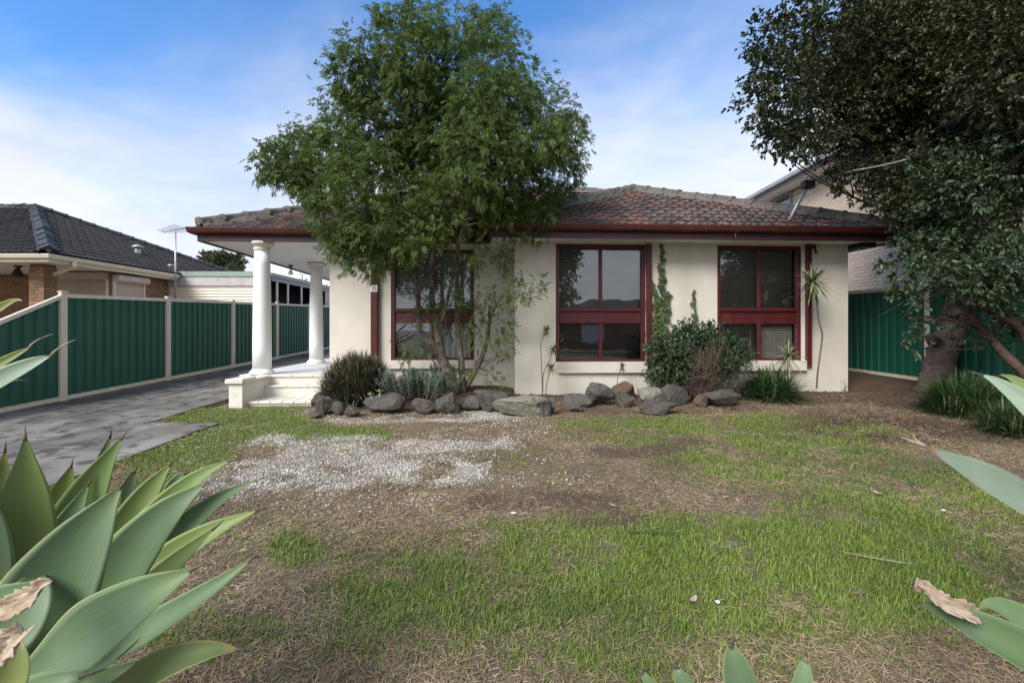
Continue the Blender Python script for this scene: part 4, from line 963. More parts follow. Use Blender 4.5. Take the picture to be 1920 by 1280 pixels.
rock(925, 1033, 748, 788, 14, 'pale sandstone slab lying in front of the bay corner', 'rock_pale', 7, depth=.55, tilt=-.06)
rock(1020, 1042, 752, 780, 15, 'narrow dark rock tucked behind the right end of the pale slab', 'rock_blue', 7)
rock(1056, 1116, 742, 768, 16, 'flat topped bluish rock below the middle window', 'rock_blue', 7, depth=.6)
rock(1068, 1096, 764, 776, 17, 'small flat bluish stone lying in front of the flat topped rock', 'rock_blue', 8)
rock(1101, 1157, 725, 765, 18, 'blocky blue grey boulder with rusty underside below the middle window', 'rock_blue', 7)
rock(1140, 1196, 720, 752, 19, 'rusty brown boulder against the bay wall', 'rock_red', 9, depth=.6)
rock(1158, 1196, 741, 767, 20, 'mossy grey rounded rock in front of the rusty boulder', 'rock', 10)
rock(1202, 1250, 733, 762, 21, 'pointed pale topped rock left of the leafy bush', 'rock_pale', 6)
rock(1205, 1274, 756, 781, 22, 'long flat dark rock in front of the pointed rock', 'rock', 9, depth=.5)
rock(1247, 1306, 727, 765, 23, 'big dark sloping boulder at the foot of the leafy bush', 'rock', 7)
rock(1305, 1332, 744, 766, 24, 'small round rock between the sloping boulder and the long mossy rock', 'rock_red', 14)
rock(1326, 1396, 735, 767, 25, 'long mossy boulder below the strappy green plant', 'rock', 12, depth=.6)
# ================================================================== LEAVES
def unit(a): return a / np.maximum(np.linalg.norm(a, axis=-1, keepdims=True), 1e-9)
def rdir(n): return unit(rng.normal(size=(n, 3)))
def leaf_arrays(P, D, Nn, Ln, Wd, kind='lance', fold=.25, curl=.0):
    D = unit(D); Sd = unit(np.cross(D, Nn)); Nn = np.cross(Sd, D); n = len(P); Ln = np.asarray(Ln)[:, None]; Wd = np.asarray(Wd)[:, None]
    if kind == 'lance':
        mid = P + D * Ln * .42
        V = np.stack([P, mid + Sd * Wd * .5 + Nn * Wd * fold, P + D * Ln - Nn * Ln * curl, mid - Sd * Wd * .5 + Nn * Wd * fold], 1)
        F = np.array([[0, 1, 2], [0, 2, 3]])
    else:
        a = P + D * Ln * .28; b = P + D * Ln * .68 - Nn * Ln * curl * .4
        V = np.stack([P, a + Sd * Wd * .46 + Nn * Wd * fold, b + Sd * Wd * .40 + Nn * Wd * fold, P + D * Ln - Nn * Ln * curl, b - Sd * Wd * .40 + Nn * Wd * fold, a - Sd * Wd * .46 + Nn * Wd * fold], 1)
        F = np.array([[0, 1, 2, 3], [0, 3, 4, 5]])
    k = V.shape[1]; F = (F[None] + (np.arange(n) * k)[:, None, None]).reshape(-1, F.shape[1])
    return V.reshape(-1, 3), F, k
def leaves_obj(name, parts, m, parent, tone=None, kind='stuff'):
    V = []; F = []; b = 0; T = []
    for (v, f, k, t) in parts: V.append(v); F.append(f + b); b += len(v); T.append(np.repeat(t, k))
    o = link(name, np_mesh(name, np.concatenate(V), np.concatenate(F), m, {'tone': np.concatenate(T)}), parent)
    return tag(o, kind=kind)
def strips(P, D, Ln, Wd, droop, seg=4, face=None):
    """curved tapering blades: P base, D direction, droop in metres of sag at the tip; returns V, quads, tip value, edge value"""
    n = len(P); D = unit(D); up = np.array([0, 0, 1.0]); S_ = np.cross(D, up); bad = np.linalg.norm(S_, axis=1) < .15
    S_[bad] = rdir(bad.sum()) * [1, 1, 0]; S_ = unit(S_) if face is None else unit(np.cross(D, face))
    rows = []
    for i in range(seg + 1):
        t = i / seg; w = Wd * (1 - t ** 2.2) * (.75 + .5 * t) + .0004
        c = P + D * (Ln * t)[:, None] + np.array([0, 0, -1]) * (droop * t * t)[:, None]
        rows += [c - S_ * (w / 2)[:, None], c + S_ * (w / 2)[:, None]]
    V = np.stack(rows, 1); k = 2 * (seg + 1)
    F = np.array([[2 * i, 2 * i + 1, 2 * i + 3, 2 * i + 2] for i in range(seg)])
    F = (F[None] + (np.arange(n) * k)[:, None, None]).reshape(-1, 4)
    tip = np.tile(np.repeat(np.linspace(0, 1, seg + 1), 2), n)
    return V.reshape(-1, 3), F, tip
def blades_obj(name, V, F, tip, m, parent, kind='stuff', extra=None):
    at_ = {'tip': tip}
    if extra is not None: at_.update(extra)
    return tag(link(name, np_mesh(name, V, F, m, at_), parent), kind=kind)
def curve(a, b, n=8, bow=None):
    bow = bow or Vector((random.gauss(0, 1), random.gauss(0, 1), .6)) * (b - a).length * .07
    return [a.lerp(b, k / n) + bow * 4 * (k / n) * (1 - k / n) for k in range(n + 1)]
def limb(q, px, rad, wob=.05, n=10):
    """a limb through picture-plane waypoints (u, v, Y) smoothed into a tube"""
    P = [at(*p) for p in px]; pts = []; rr = []
    for i in range(len(P) - 1):
        p0, p1, p2, p3 = P[max(i - 1, 0)], P[i], P[i + 1], P[min(i + 2, len(P) - 1)]
        for k in range(6):
            t = k / 6; t2, t3 = t * t, t * t * t
            pts.append(.5 * ((2 * p1) + (p2 - p0) * t + (2 * p0 - 5 * p1 + 4 * p2 - p3) * t2 + (3 * p1 - p0 - 3 * p2 + p3) * t3))
            rr.append(rad[i] + (rad[i + 1] - rad[i]) * t)
    pts.append(P[-1]); rr.append(rad[-1]); q.tube(pts, rr, n, wob=wob)
    return list(zip(pts, rr))
def crown_branches(q, nodes, clumps, r0=.022, twigs=4, tw=.006):
    for (c, r) in clumps:
        best = min(nodes, key=lambda p: (p[0] - c).length + max(0, p[0].z - c.z) * 1.5)
        cc = curve(best[0], c, 7); q.tube(cc, [min(best[1], r0) * (1 - .7 * k / 7) for k in range(8)], 6)
        for _ in range(twigs):
            d = Vector(rdir(1)[0]); d.z = abs(d.z) * .5 + d.z * .4; s = cc[random.randint(4, 7)]
            q.tube(curve(s, c + d * r * random.uniform(.6, .95), 4), [tw, tw * .8, tw * .6, tw * .4, tw * .25], 4)

# ------------------------------------------------------------------ front tree
ft = empty('feathery_tree', label='light green feathery tree with several rough trunks in front of the left window', cat='tree')
q = MB(); nodes = []
nodes += limb(q, [(852, 738, 8.0), (842, 700, 8.0), (827, 668, 8.0), (820, 625, 8.0), (822, 617, 8.0)], [.125, .10, .088, .075, .07], .10, 12)
nodes += limb(q, [(834, 682, 8.0), (820, 655, 7.95), (801, 634, 7.9), (786, 616, 7.9), (785, 580, 7.9), (780, 512, 7.9), (768, 440, 7.8), (745, 360, 7.7), (725, 270, 7.7), (715, 190, 7.8)], [.075, .07, .058, .05, .045, .04, .035, .03, .024, .015], .1)
nodes += limb(q, [(821, 622, 8.0), (811, 569, 8.05), (809, 518, 8.1), (813, 430, 8.2), (812, 320, 8.2), (800, 210, 8.2), (790, 100, 8.2), (742, 20, 8.2)], [.062, .05, .044, .04, .034, .028, .02, .01], .1)
nodes += limb(q, [(822, 622, 8.0), (834, 583, 7.95), (848, 521, 7.9), (864, 440, 7.9), (890, 350, 7.8), (930, 270, 7.8), (975, 190, 7.9)], [.04, .034, .03, .027, .024, .018, .01], .06)
nodes += limb(q, [(868, 735, 8.15), (866, 690, 8.15), (862, 650, 8.15), (857, 597, 8.15), (857, 527, 8.2), (858, 456, 8.3), (855, 350, 8.4), (858, 230, 8.4), (860, 100, 8.4)], [.075, .06, .055, .048, .042, .038, .032, .025, .012], .1)
nodes += limb(q, [(858, 450, 8.3), (905, 400, 8.2), (960, 350, 8.1), (1020, 300, 8.0), (1060, 250, 8.0)], [.03, .028, .022, .016, .01], .05)
nodes += limb(q, [(780, 490, 7.9), (730, 430, 7.6), (660, 370, 7.5), (590, 320, 7.5), (520, 295, 7.5)], [.03, .026, .02, .015, .008], .05)
low = []
low += limb(q, [(872, 728, 8.2), (896, 687, 8.2), (911, 647, 8.2), (917, 610, 8.2), (918, 572, 8.2)], [.055, .045, .038, .03, .026], .1)
low += limb(q, [(913, 640, 8.2), (922, 595, 8.1), (938, 560, 8.0), (970, 537, 7.95), (998, 530, 7.9)], [.02, .016, .012, .009, .005], .05, 7)
low += limb(q, [(900, 680, 8.2), (925, 672, 8.1), (945, 662, 8.0)], [.014, .01, .004], .05, 6)
for (a, b_) in (((850, 640, 8.1), (820, 600, 7.7)), ((840, 670, 8.0), (760, 655, 7.6)), ((790, 560, 7.9), (740, 545, 7.6)), ((862, 640, 8.1), (900, 560, 7.9)), ((858, 520, 8.2), (890, 470, 7.9)), ((868, 700, 8.1), (915, 705, 7.8)), ((822, 690, 8.0), (790, 665, 7.8)), ((880, 705, 8.2), (955, 660, 7.9)), ((800, 560, 7.9), (775, 600, 7.7)), ((900, 690, 8.15), (940, 720, 7.9))):
    low += limb(q, [a, tuple((np.array(a) + np.array(b_)) / 2 + np.array([3, -4, 0])), b_], [.012, .009, .004], 0, 5)
q.build('trunk', M['bark'], ft)
FC = [(742, 28, 32), (728, 85, 34), (800, 35, 40), (848, 60, 55), (915, 62, 36), (940, 105, 52), (670, 108, 38), (655, 155, 38), (700, 175, 55), (770, 130, 58), (840, 150, 68), (915, 180, 60), (985, 168, 45), (950, 240, 68),
      (1035, 222, 46), (1060, 280, 36), (1068, 238, 26), (1030, 320, 52), (1000, 380, 44), (880, 250, 80), (790, 230, 80), (705, 250, 66), (640, 230, 44), (605, 272, 46), (555, 290, 36), (520, 300, 30), (498, 312, 22),
      (545, 330, 36), (600, 335, 52), (680, 340, 66), (770, 340, 80), (870, 340, 80), (950, 330, 66), (640, 400, 46), (720, 420, 58), (690, 448, 36), (755, 440, 40), (815, 400, 52), (890, 398, 46), (955, 408, 40), (640, 440, 28),
      (1000, 415, 28), (718, 482, 15), (632, 462, 24), (665, 482, 24), (700, 492, 17), (740, 470, 24), (590, 350, 36), (560, 312, 36), (900, 300, 70), (1010, 265, 50), (800, 290, 70), (655, 292, 50)]
clumps = []
for (u, v, r) in FC:
    Y = 7.9 + random.uniform(-1, 1) * (.35 + r / 90)
    if (u, v) in ((720, 420), (690, 448), (755, 440), (640, 400), (632, 462), (665, 482), (700, 492), (740, 470), (640, 440)): Y = 7.0
    clumps.append((at(u, v, Y), r * Y / FPX))
LOW = [(1000, 535, 14), (965, 545, 16), (935, 555, 14), (905, 600, 18), (925, 625, 16), (890, 640, 14), (760, 655, 14), (800, 560, 18), (840, 560, 18), (775, 600, 12), (895, 480, 22), (930, 480, 20), (870, 500, 20), (760, 500, 18), (950, 662, 10), (860, 610, 14), (955, 720, 10), (915, 705, 10), (845, 700, 16), (800, 650, 10), (835, 590, 16), (985, 560, 10), (965, 515, 12), (880, 560, 14), (820, 700, 10), (910, 575, 10), (885, 600, 12), (940, 600, 12), (880, 690, 10)]
lowc = [(at(u, v, 7.85 + random.uniform(-.25, .3)), r * 7.9 / FPX) for (u, v, r) in LOW]
q = MB(); crown_branches(q, nodes, clumps, .02, 6); crown_branches(q, low + nodes[:20], lowc, .006, 2, .003); q.build('branches', M['twig'], ft, kind='stuff')
def compound(clumps, per, Lr, LL, LW, pairs=4, droop=.5, shell=.45):
    Ps, Ds, Ns, Ls, Ws, Ts = [], [], [], [], [], []
    for (c, r) in clumps:
        n = max(8, int(per * r * r)); d = rdir(n); rad = r * (shell + (1.12 - shell) * rng.random(n) ** .6)
        lump = .82 + .35 * np.sin(d[:, 0] * 4 + c.x * 3) * np.sin(d[:, 1] * 3.4 + c.z) * np.sin(d[:, 2] * 3.7 + 1)
        ng = max(5, n // 8); sc_ = rdir(ng) * (r * (.25 + .95 * rng.random(ng) ** .6))[:, None]; pk = rng.integers(0, ng, n); base = np.array(c) + (sc_[pk] + rng.normal(0, .07, (n, 3)) + d * .03) * np.array([1, 1.05, .95]); d = unit(sc_[pk] + rng.normal(0, .25 * r, (n, 3))); tone = np.clip(rng.normal(.42, .2) + rng.normal(0, .2, ng)[pk] + rng.normal(0, .08, n) + .2 * d[:, 2], 0, 1)
        rd = unit(d * .8 + rng.normal(0, .5, (n, 3)) + np.array([0, 0, -droop])); Lr_ = Lr * rng.uniform(.7, 1.25, n)
        sd = unit(np.cross(rd, rng.normal(0, .4, (n, 3)) + np.array([0, 0, 1.]))); nn = np.cross(sd, rd)
        for k in range(pairs * 2 + 1):
            f = .25 + .75 * (k // 2) / pairs if k < pairs * 2 else 1.0; s = 0 if k == pairs * 2 else (1 if k % 2 else -1)
            P = base + rd * (Lr_ * f)[:, None] + np.array([0, 0, -1]) * (Lr_ * f * f * .25)[:, None]
            D = unit(rd * .75 + sd * s * .75 + np.array([0, 0, -.28]) + rng.normal(0, .16, (n, 3)))
            Ps.append(P); Ds.append(D); Ns.append(nn + rng.normal(0, .25, (n, 3))); Ls.append(LL * rng.uniform(.65, 1.2, n)); Ws.append(LW * rng.uniform(.75, 1.2, n)); Ts.append(tone)
    V, F, k = leaf_arrays(np.concatenate(Ps), np.concatenate(Ds), np.concatenate(Ns), np.concatenate(Ls), np.concatenate(Ws), 'lance', .2, .06)
    return V, F, k, np.concatenate(Ts)
leaves_obj('crown', [compound(clumps, 2250, .10, .074, .0195, droop=.32), compound(lowc, 1900, .12, .05, .02, 4, .2, .1)], M['leaf_front'], ft)

# ------------------------------------------------------------------ big dark tree on the right
dt_ = empty('dark_tree', label='big dark evergreen tree with a knotted grey trunk beside the right fence', cat='tree')
q = MB(); nd = []
TY = 7.85
nd += limb(q, [(1752, 740, TY), (1760, 700, TY), (1765, 668, TY), (1778, 630, TY), (1792, 585, TY), (1800, 530, TY), (1795, 470, TY + .1)], [.29, .235, .21, .20, .17, .15, .13], .09, 16)
q.tube([at(1752, 640, TY - .1), at(1744, 632, TY - .2), at(1740, 628, TY - .24)], [.10, .07, .03], 10, wob=.1)
q.build('trunk', M['bark_smooth'], dt_); q = MB()
nd += limb(q, [(1800, 520, TY), (1795, 460, TY + .1), (1770, 380, TY + .4), (1730, 280, TY + .6), (1690, 180, TY + .7), (1650, 60, TY + .6)], [.145, .13, .11, .08, .06, .025], .09, 14)
nd += limb(q, [(1800, 540, TY), (1830, 440, TY - .1), (1860, 330, TY - .3), (1880, 200, TY - .3), (1890, 50, TY - .3)], [.12, .10, .08, .06, .03], .08)
nd += limb(q, [(1775, 400, TY), (1700, 330, TY + .3), (1620, 270, TY + .4), (1540, 200, TY + .4), (1470, 130, TY + .3)], [.07, .055, .042, .03, .012], .08)
nd += limb(q, [(1760, 360, TY), (1720, 200, TY + .4), (1580, 90, TY + .5)], [.06, .05, .02], .08)
nd += limb(q, [(1785, 440, TY), (1700, 410, TY + .2), (1600, 370, TY + .3)], [.05, .04, .015], .08)
q.build('limbs', M['bark_dark'], dt_)
RC = [(1438, 70, 38), (1495, 52, 44), (1575, 28, 66), (1680, 10, 90), (1800, 0, 100), (1910, 10, 90), (1428, 130, 34), (1480, 140, 56), (1560, 120, 78), (1418, 195, 32), (1468, 220, 50), (1550, 210, 76), (1650, 110, 100), (1760, 120, 110), (1880, 130, 100), (1458, 262, 30),
      (1512, 262, 40), (1608, 268, 66), (1700, 230, 100), (1820, 250, 110), (1592, 338, 30), (1668, 355, 44), (1720, 340, 80), (1800, 360, 80), (1910, 330, 90), (1716, 425, 38), (1740, 440, 50), (1960, 160, 90), (1750, 40, 90), (1850, 60, 90), (1620, 200, 80)]
rcl = []
for (u, v, r) in RC:
    Y = 7.6 + random.uniform(-1.25, 1.35) * (.4 + r / 130); rcl.append((at(u, v, Y), r * Y / FPX))
for (u, v, r) in ((1700, 60, 80), (1790, 90, 90), (1870, 60, 90), (1740, 170, 80), (1830, 170, 90), (1900, 200, 80), (1660, 190, 70), (1700, 300, 70), (1780, 300, 80), (1870, 330, 70), (1620, 90, 70), (1680, 290, 60)): rcl.append((at(u, v, 8.6 + random.uniform(-.2, .5)), r * 8.6 / FPX))
for k in range(14): rcl.append((Vector((random.uniform(7.2, 8.7), random.uniform(6.3, 9.5), random.uniform(5.6, 8.8))), random.uniform(.7, 1.1)))
q = MB(); crown_branches(q, nd, rcl, .03, 6, .008); q.build('branches', M['bark_dark'], dt_, kind='stuff')
def broad(clumps, per, LL, LW, shell=.35, droop=.15, tone0=.4):
    Ps, Ds, Ns, Ts = [], [], [], []
    for (c, r) in clumps:
        n = int(per * r * r); d = rdir(n); lump = .84 + .3 * np.sin(d[:, 0] * 5 + c.x * 3) * np.sin(d[:, 1] * 4 + c.z) * np.sin(d[:, 2] * 5 + 1)
        ng = max(6, n // 9); tw_ = rdir(ng) * (r * (shell + (1.1 - shell) * rng.random(ng) ** .55))[:, None]; pick = rng.integers(0, ng, n)
        off = tw_[pick] * lump[:, None]; td = unit(tw_ + rng.normal(0, .3 * r, (ng, 3)))[pick]
        P = np.array(c) + off + td * (rng.random(n) * .16)[:, None]
        D = unit(td * .7 + rng.normal(0, .55, (n, 3)) + np.array([0, 0, -droop]))
        Ps.append(P); Ds.append(D); Ns.append(rng.normal(0, .45, (n, 3)) + np.array([0, 0, 1.])); Ts.append(np.clip(rng.normal(tone0, .2) + rng.normal(0, .15, ng)[pick], 0, 1))
    P = np.concatenate(Ps); n = len(P)
    V, F, k = leaf_arrays(P, np.concatenate(Ds), np.concatenate(Ns), LL * rng.uniform(.6, 1.25, n), LW * rng.uniform(.7, 1.25, n), 'broad', .2, .12)
    return V, F, k, np.concatenate(Ts)
leaves_obj('crown', [broad(rcl, 6800, .074, .041)], M['leaf_dark'], dt_)
# ------------------------------------------------------------------ second tree at the right edge
et = empty('red_limbed_tree', label='bushy glossy leaved tree with bare reddish leaning limbs at the right edge', cat='tree')
q = MB(); n2 = []
n2 += limb(q, [(2010, 800, 6.2), (1925, 705, 6.3), (1875, 655, 6.5), (1832, 605, 6.6), (1790, 562, 6.7), (1740, 520, 6.7)], [.085, .068, .056, .046, .034, .015], .08)
n2 += limb(q, [(1960, 740, 6.2), (1920, 622, 6.3), (1862, 585, 6.4), (1808, 548, 6.5), (1775, 500, 6.5)], [.08, .062, .05, .042, .015], .08)
n2 += limb(q, [(1862, 585, 6.5), (1880, 520, 6.6), (1870, 440, 6.7), (1840, 350, 6.8)], [.034, .03, .024, .012], .08)
n2 += limb(q, [(1832, 605, 6.6), (1780, 600, 6.7), (1735, 593, 6.7)], [.03, .024, .012], .06)
n2 += limb(q, [(1940, 640, 6.6), (1950, 470, 6.7), (1930, 380, 6.7)], [.05, .04, .03], .08)
for k in range(26):
    a = random.choice(n2[8:]); p_ = a[0]; e_ = p_ + Vector((random.gauss(-.25, .35), random.gauss(0, .2), random.gauss(.1, .3))); q.tube(curve(p_, e_, 5), [.012, .010, .008, .006, .004, .002], 5)
n2 += limb(q, [(1850, 650, 6.6), (1800, 655, 6.6), (1770, 650, 6.6)], [.012, .009, .004], .04, 5)
n2 += limb(q, [(1860, 640, 6.5), (1810, 610, 6.4), (1760, 590, 6.4)], [.012, .009, .004], .04, 5)
q.build('trunk', M['bark_red'], et)
EC = [(1780, 410, 52), (1860, 420, 64), (1722, 470, 36), (1795, 480, 46), (1885, 490, 52), (1850, 545, 30), (1905, 580, 26), (1745, 530, 26), (1835, 625, 16), (1690, 540, 18), (1700, 600, 14), (1910, 410, 66), (1820, 330, 58), (1900, 270, 62), (1760, 340, 48), (1840, 240, 50), (1770, 635, 14), (1800, 590, 16), (1680, 500, 26), (1700, 640, 18), (1740, 500, 40), (1760, 460, 50), (1830, 530, 36), (1875, 520, 50), (1715, 560, 22), (1850, 590, 22), (1780, 520, 30), (1900, 545, 50), (1745, 610, 12), (1880, 620, 18), (1960, 460, 70), (1940, 340, 80), (1905, 640, 14)]
ecl = []
for (u, v, r) in EC: Y = 6.5 + random.uniform(-.7, .9) * (.4 + r / 80); ecl.append((at(u, v, Y), r * Y / FPX))
for k in range(26): ecl.append((Vector((random.uniform(7.0, 9.0), random.uniform(1.6, 5.6), random.uniform(1.5, 5.2))), random.uniform(.6, .95)))  # unseen clumps added beside the view to darken the right window's reflection
q = MB(); crown_branches(q, n2, ecl, .02, 5, .006); q.build('branches', M['bark_red'], et, kind='stuff')
leaves_obj('crown', [broad(ecl, 4200, .076, .046, .2, .15, .5)], M['leaf_blue'], et)

# ------------------------------------------------------------------ far trees
def far_tree(name, u, v0, v1, uw, Y, m, label, per=60, LL=.5, group=None, n=14, sq=1.0):
    t = empty(name, (at(u, v1, Y).x, Y, float(gz(0, 19))), label=label, cat='tree', group=group); o = np.array(t.location); cl = []
    for k in range(n):
        a = random.uniform(0, 2 * PI); rr = math.sqrt(random.random()); vv = random.uniform(v0 + 6, v1)
        taper = (1 - ((vv - (v0 + v1) / 2) / (v1 - v0) * 1.25) ** 2) ** .5 if sq else 1
        c = at(u + math.cos(a) * rr * uw * .8 * taper, vv, Y + math.sin(a) * rr * uw * Y / FPX); cl.append((c - Vector(o), uw * .36 * Y / FPX * random.uniform(.6, 1.1)))
    q = MB(); tz = at(u, v0, Y).z - o[2]; q.tube([(0, 0, -.3), (.1, 0, tz * .4), (0, 0, tz * .8)], [.3, .22, .08], 8)
    crown_branches(q, [(Vector((0, 0, tz * f)), .12) for f in (.3, .5, .7)], cl, .06, 3, .02); q.build('trunk', M['bark'], t)
    leaves_obj('crown', [broad(cl, per, LL, LL * .45, .2)], m, t)
far_tree('round_tree', 418, 477, 520, 44, 44, M['leaf_far'], 'rounded olive green tree beyond the garage roof', 1500, .26, n=26)
far_tree('bare_tree', 575, 512, 545, 22, 46, M['leaf_pale'], 'thin pale tree seen between the two white columns', 60, .3, 'faint trees beyond the garage', 6)
far_tree('bare_tree', 606, 528, 550, 14, 48, M['leaf_pale'], 'thin pale tree seen just left of the porch wall', 60, .3, 'faint trees beyond the garage', 5)
# across the street, seen only as reflections in the window glass
st = empty('street_tree', (5.2, -17, -.5), label='large dark tree across the street, mirrored in the middle window', cat='tree')
cl = [(Vector((random.gauss(0, 1.3), random.gauss(0, 1.3), random.uniform(3.6, 9.5))), random.uniform(.9, 1.5)) for _ in range(26)]
q = MB(); q.tube([(0, 0, -.3), (.1, 0, 2), (0, 0, 5), (0, 0, 8)], [.4, .3, .22, .1], 10); crown_branches(q, [(Vector((0, 0, z)), .15) for z in (2.5, 4, 5.5, 7)], cl, .06, 3, .02); q.build('trunk', M['bark'], st)
leaves_obj('crown', [broad(cl, 620, .22, .11)], M['leaf_dark'], st)
oh = empty('street_house', (14, -24, -.5), label='low house across the street, mirrored in the middle window', cat='house')
q = MB(); q.box(-7, 7, -5, 3, -.5, 2.6); q.build('wall', M['tan_brick'], oh)
q = MB(); q.add([(-7.7, 3.7, 2.6), (7.7, 3.7, 2.6), (7.7, -5.7, 2.6), (-7.7, -5.7, 2.6), (-3, -1, 4.5), (3, -1, 4.5)], [(0, 1, 5, 4), (1, 2, 5), (2, 3, 4, 5), (3, 0, 4), (3, 2, 1, 0)]); q.build('roof', M['dark_tile'], oh)
for x in (-4, 3): q = MB(); q.box(x - 1, x + 1, 3.003, 3.05, .6, 2.1); q.build('window', M['white_paint'], oh)
q = MB(); P = [Vector((-40 + 80 * k / 40, -9, 6.6 - .9 * math.sin(PI * (k % 20) / 20))) for k in range(41)]; q.tube(P, .02, 5); tag(q.build('street_wire', M['black']), 'overhead wire along the street, mirrored in the middle window', 'cable')

# ================================================================== GARDEN PLANTS
def tuft(name, g, n, Ln, Wd, spread, droop, m, label, cat='plant', lean=None, rad=.12, dead=0, seg=4, up=.9, group=None, dome=0, ball=False):
    t = empty(name, g, label=label, cat=cat, group=group)
    for (cnt, mm_, nm) in ((n, M[m], 'leaves'), (dead, M['blade_brown'], 'dead_leaves')):
        if not cnt: continue
        a = rng.uniform(0, 2 * PI, cnt); rr = rng.random(cnt) ** .6; s = spread * rr * (1.25 if nm == 'dead_leaves' else 1)
        D = np.stack([np.cos(a) * s, np.sin(a) * s, up * np.ones(cnt)], 1) + rng.normal(0, .08, (cnt, 3))
        if lean is not None: D += np.array(lean)
        P = np.stack([np.cos(a) * rad * rr, np.sin(a) * rad * rr, rng.random(cnt) * dome * (1 - rr)], 1) + rng.normal(0, .01, (cnt, 3)); P[:, 2] = np.abs(P[:, 2]) - .02
        L_ = Ln * rng.uniform(.55, 1.1, cnt)
        if ball:
            hd = rdir(cnt); hd[:, 2] = np.abs(hd[:, 2]); P = hd * np.array([rad, rad, dome]) * rng.uniform(.45, 1, (cnt, 1)); D = unit(hd * .75 + rng.normal(0, .42, (cnt, 3)) + np.array([0, 0, .45]))
        V, F, tip = strips(P, D, L_, Wd * rng.uniform(.7, 1.2, cnt), L_ * droop * rng.uniform(.3, 1.4, cnt) * rr, seg)
        blades_obj(nm, V, F, tip, mm_, t)
    return t
g = G(668, 752); g = Vector((g.x, 7.55, float(gz(g.x, 7.55))))
tuft('spiky_tussock', g, 8500, .26, .012, 1.5, .12, 'blade_dark', 'big dome of dark spiky leaves with brown dead blades by the porch step', rad=.58, dead=1900, dome=.66, ball=True)
g = Vector((at(825, 730, 8.2).x, 8.25, .07)); tuft('dark_strap_plant', g, 320, .62, .018, .5, .06, 'blade_dark', 'dark upright strap leaved plant behind the main trunk under the left window', rad=.16)
p = G(1437, 745); tuft('agapanthus', (p.x, 8.0, float(gz(p.x, 8.0))), 900, .46, .022, 1.0, .45, 'blade_green', 'strappy green clump below the right window', rad=.40, dead=40, dome=.34, ball=True)
p = G(1812, 775); tuft('flax_lily', p, 3200, .36, .013, 1.0, .3, 'blade_green', 'grassy green clump in front of the knotted trunk', rad=.50, dead=260, dome=.42, ball=True)
p = G(1908, 815); tuft('grass_clump', p, 1500, .34, .010, 1.0, .4, 'blade_green', 'low grassy clump at the right edge beneath the leaning limbs', rad=.34, dead=320, dome=.3, ball=True)
# blue grey spurge
p = G(785, 752); p = Vector((p.x, 7.35, float(gz(p.x, 7.35)) + .08))
eu = empty('spurge', p, label='blue grey spurge with upright whorled stems behind the round rocks', cat='plant')
q = MB(); Ps, Ds, Ts = [], [], []
for k in range(72):
    a = random.uniform(0, 2 * PI); r = random.uniform(.0, .44); b0 = Vector((math.cos(a) * r * 1.2, math.sin(a) * r * .6, 0)); h = random.uniform(.26, .50); e_ = b0 + Vector((math.cos(a) * r * .5 + random.gauss(0, .07), math.sin(a) * r * .3 - .05 + random.gauss(0, .05), h))
    c = curve(b0, e_, 5, Vector((0, 0, -.03))); q.tube(c, .007, 5)
    for j in range(90):
        t = .25 + .75 * j / 90; ps = b0.lerp(e_, t); an = j * 2.4; Ps.append(ps); Ds.append((math.cos(an), math.sin(an), .1 + 1.2 * max(0, t - .8) * 4)); Ts.append(t)
q.build('stems', M['twig'], eu)
n = len(Ps); V, F, tip = strips(np.array(Ps), np.array(Ds) + np.array([0, 0, .35]), rng.uniform(.045, .085, n), rng.uniform(.009, .014, n), rng.uniform(0, .012, n), 2, face=rdir(n))
blades_obj('leaves', V, F, np.repeat(np.array(Ts), 6), M['euph'], eu)
# pale succulent hanging over the long boulder
p = at(718, 752, 6.95); su = empty('succulent', p, label='pale green succulent with a bare curved stem draped over the long boulder', cat='plant')
q = MB(); heads = [at(713, 735, 6.9) - p, at(732, 752, 6.9) - p, at(696, 741, 6.9) - p]
for h_ in heads: q.tube(curve(Vector((.0, .0, -.11)), h_, 6, Vector((-.03, -.04, -.03))), .010, 6)
q.tube(curve(Vector((0, 0, -.11)), at(718, 762, 6.8) - p, 5), .010, 6); q.build('stems', M['dry'], su)
for h_ in heads:
    for k in range(8):
        a = k * 2.4; d = Vector((math.cos(a), math.sin(a) * .8 - .2, .55)).normalized(); q = MB(); s = d.cross(Vector((0, 0, 1))).normalized(); L_ = random.uniform(.06, .09)
        q.add([h_, h_ + d * L_ * .55 + s * .022, h_ + d * L_, h_ + d * L_ * .55 - s * .022, h_ + d * L_ * .5 - Vector((0, 0, .012))], [(0, 1, 4), (1, 2, 4), (2, 3, 4), (3, 0, 4), (0, 3, 2, 1)], True); q.build('leaf', M['succ'], su)
# leafy bush with a tangle of dead vine
p = G(1305, 745); p = Vector((p.x, 8.0, float(gz(p.x, 8.0))))
bu = empty('leafy_bush', p, label='rounded dark green bush half smothered in dead brown vine between the windows', cat='bush')
bc = [(1250, 660, 28), (1240, 700, 22), (1290, 645, 30), (1330, 640, 28), (1370, 655, 22), (1270, 690, 28), (1255, 720, 16), (1385, 665, 14), (1310, 665, 26), (1230, 725, 10), (1285, 625, 14), (1350, 690, 22)]
bcl = [(at(u, v, 7.95 + random.uniform(-.2, .2)) - p, r * 7.95 / FPX) for (u, v, r) in bc]
q = MB(); crown_branches(q, [(Vector((0, 0, .1)), .02), (Vector((.05, 0, .35)), .02)], bcl, .014, 4, .005); q.build('stems', M['twig'], bu)
leaves_obj('leaves', [broad(bcl, 24000, .066, .034, .25, .1, .45)], M['leaf_blue'], bu)
q = MB()
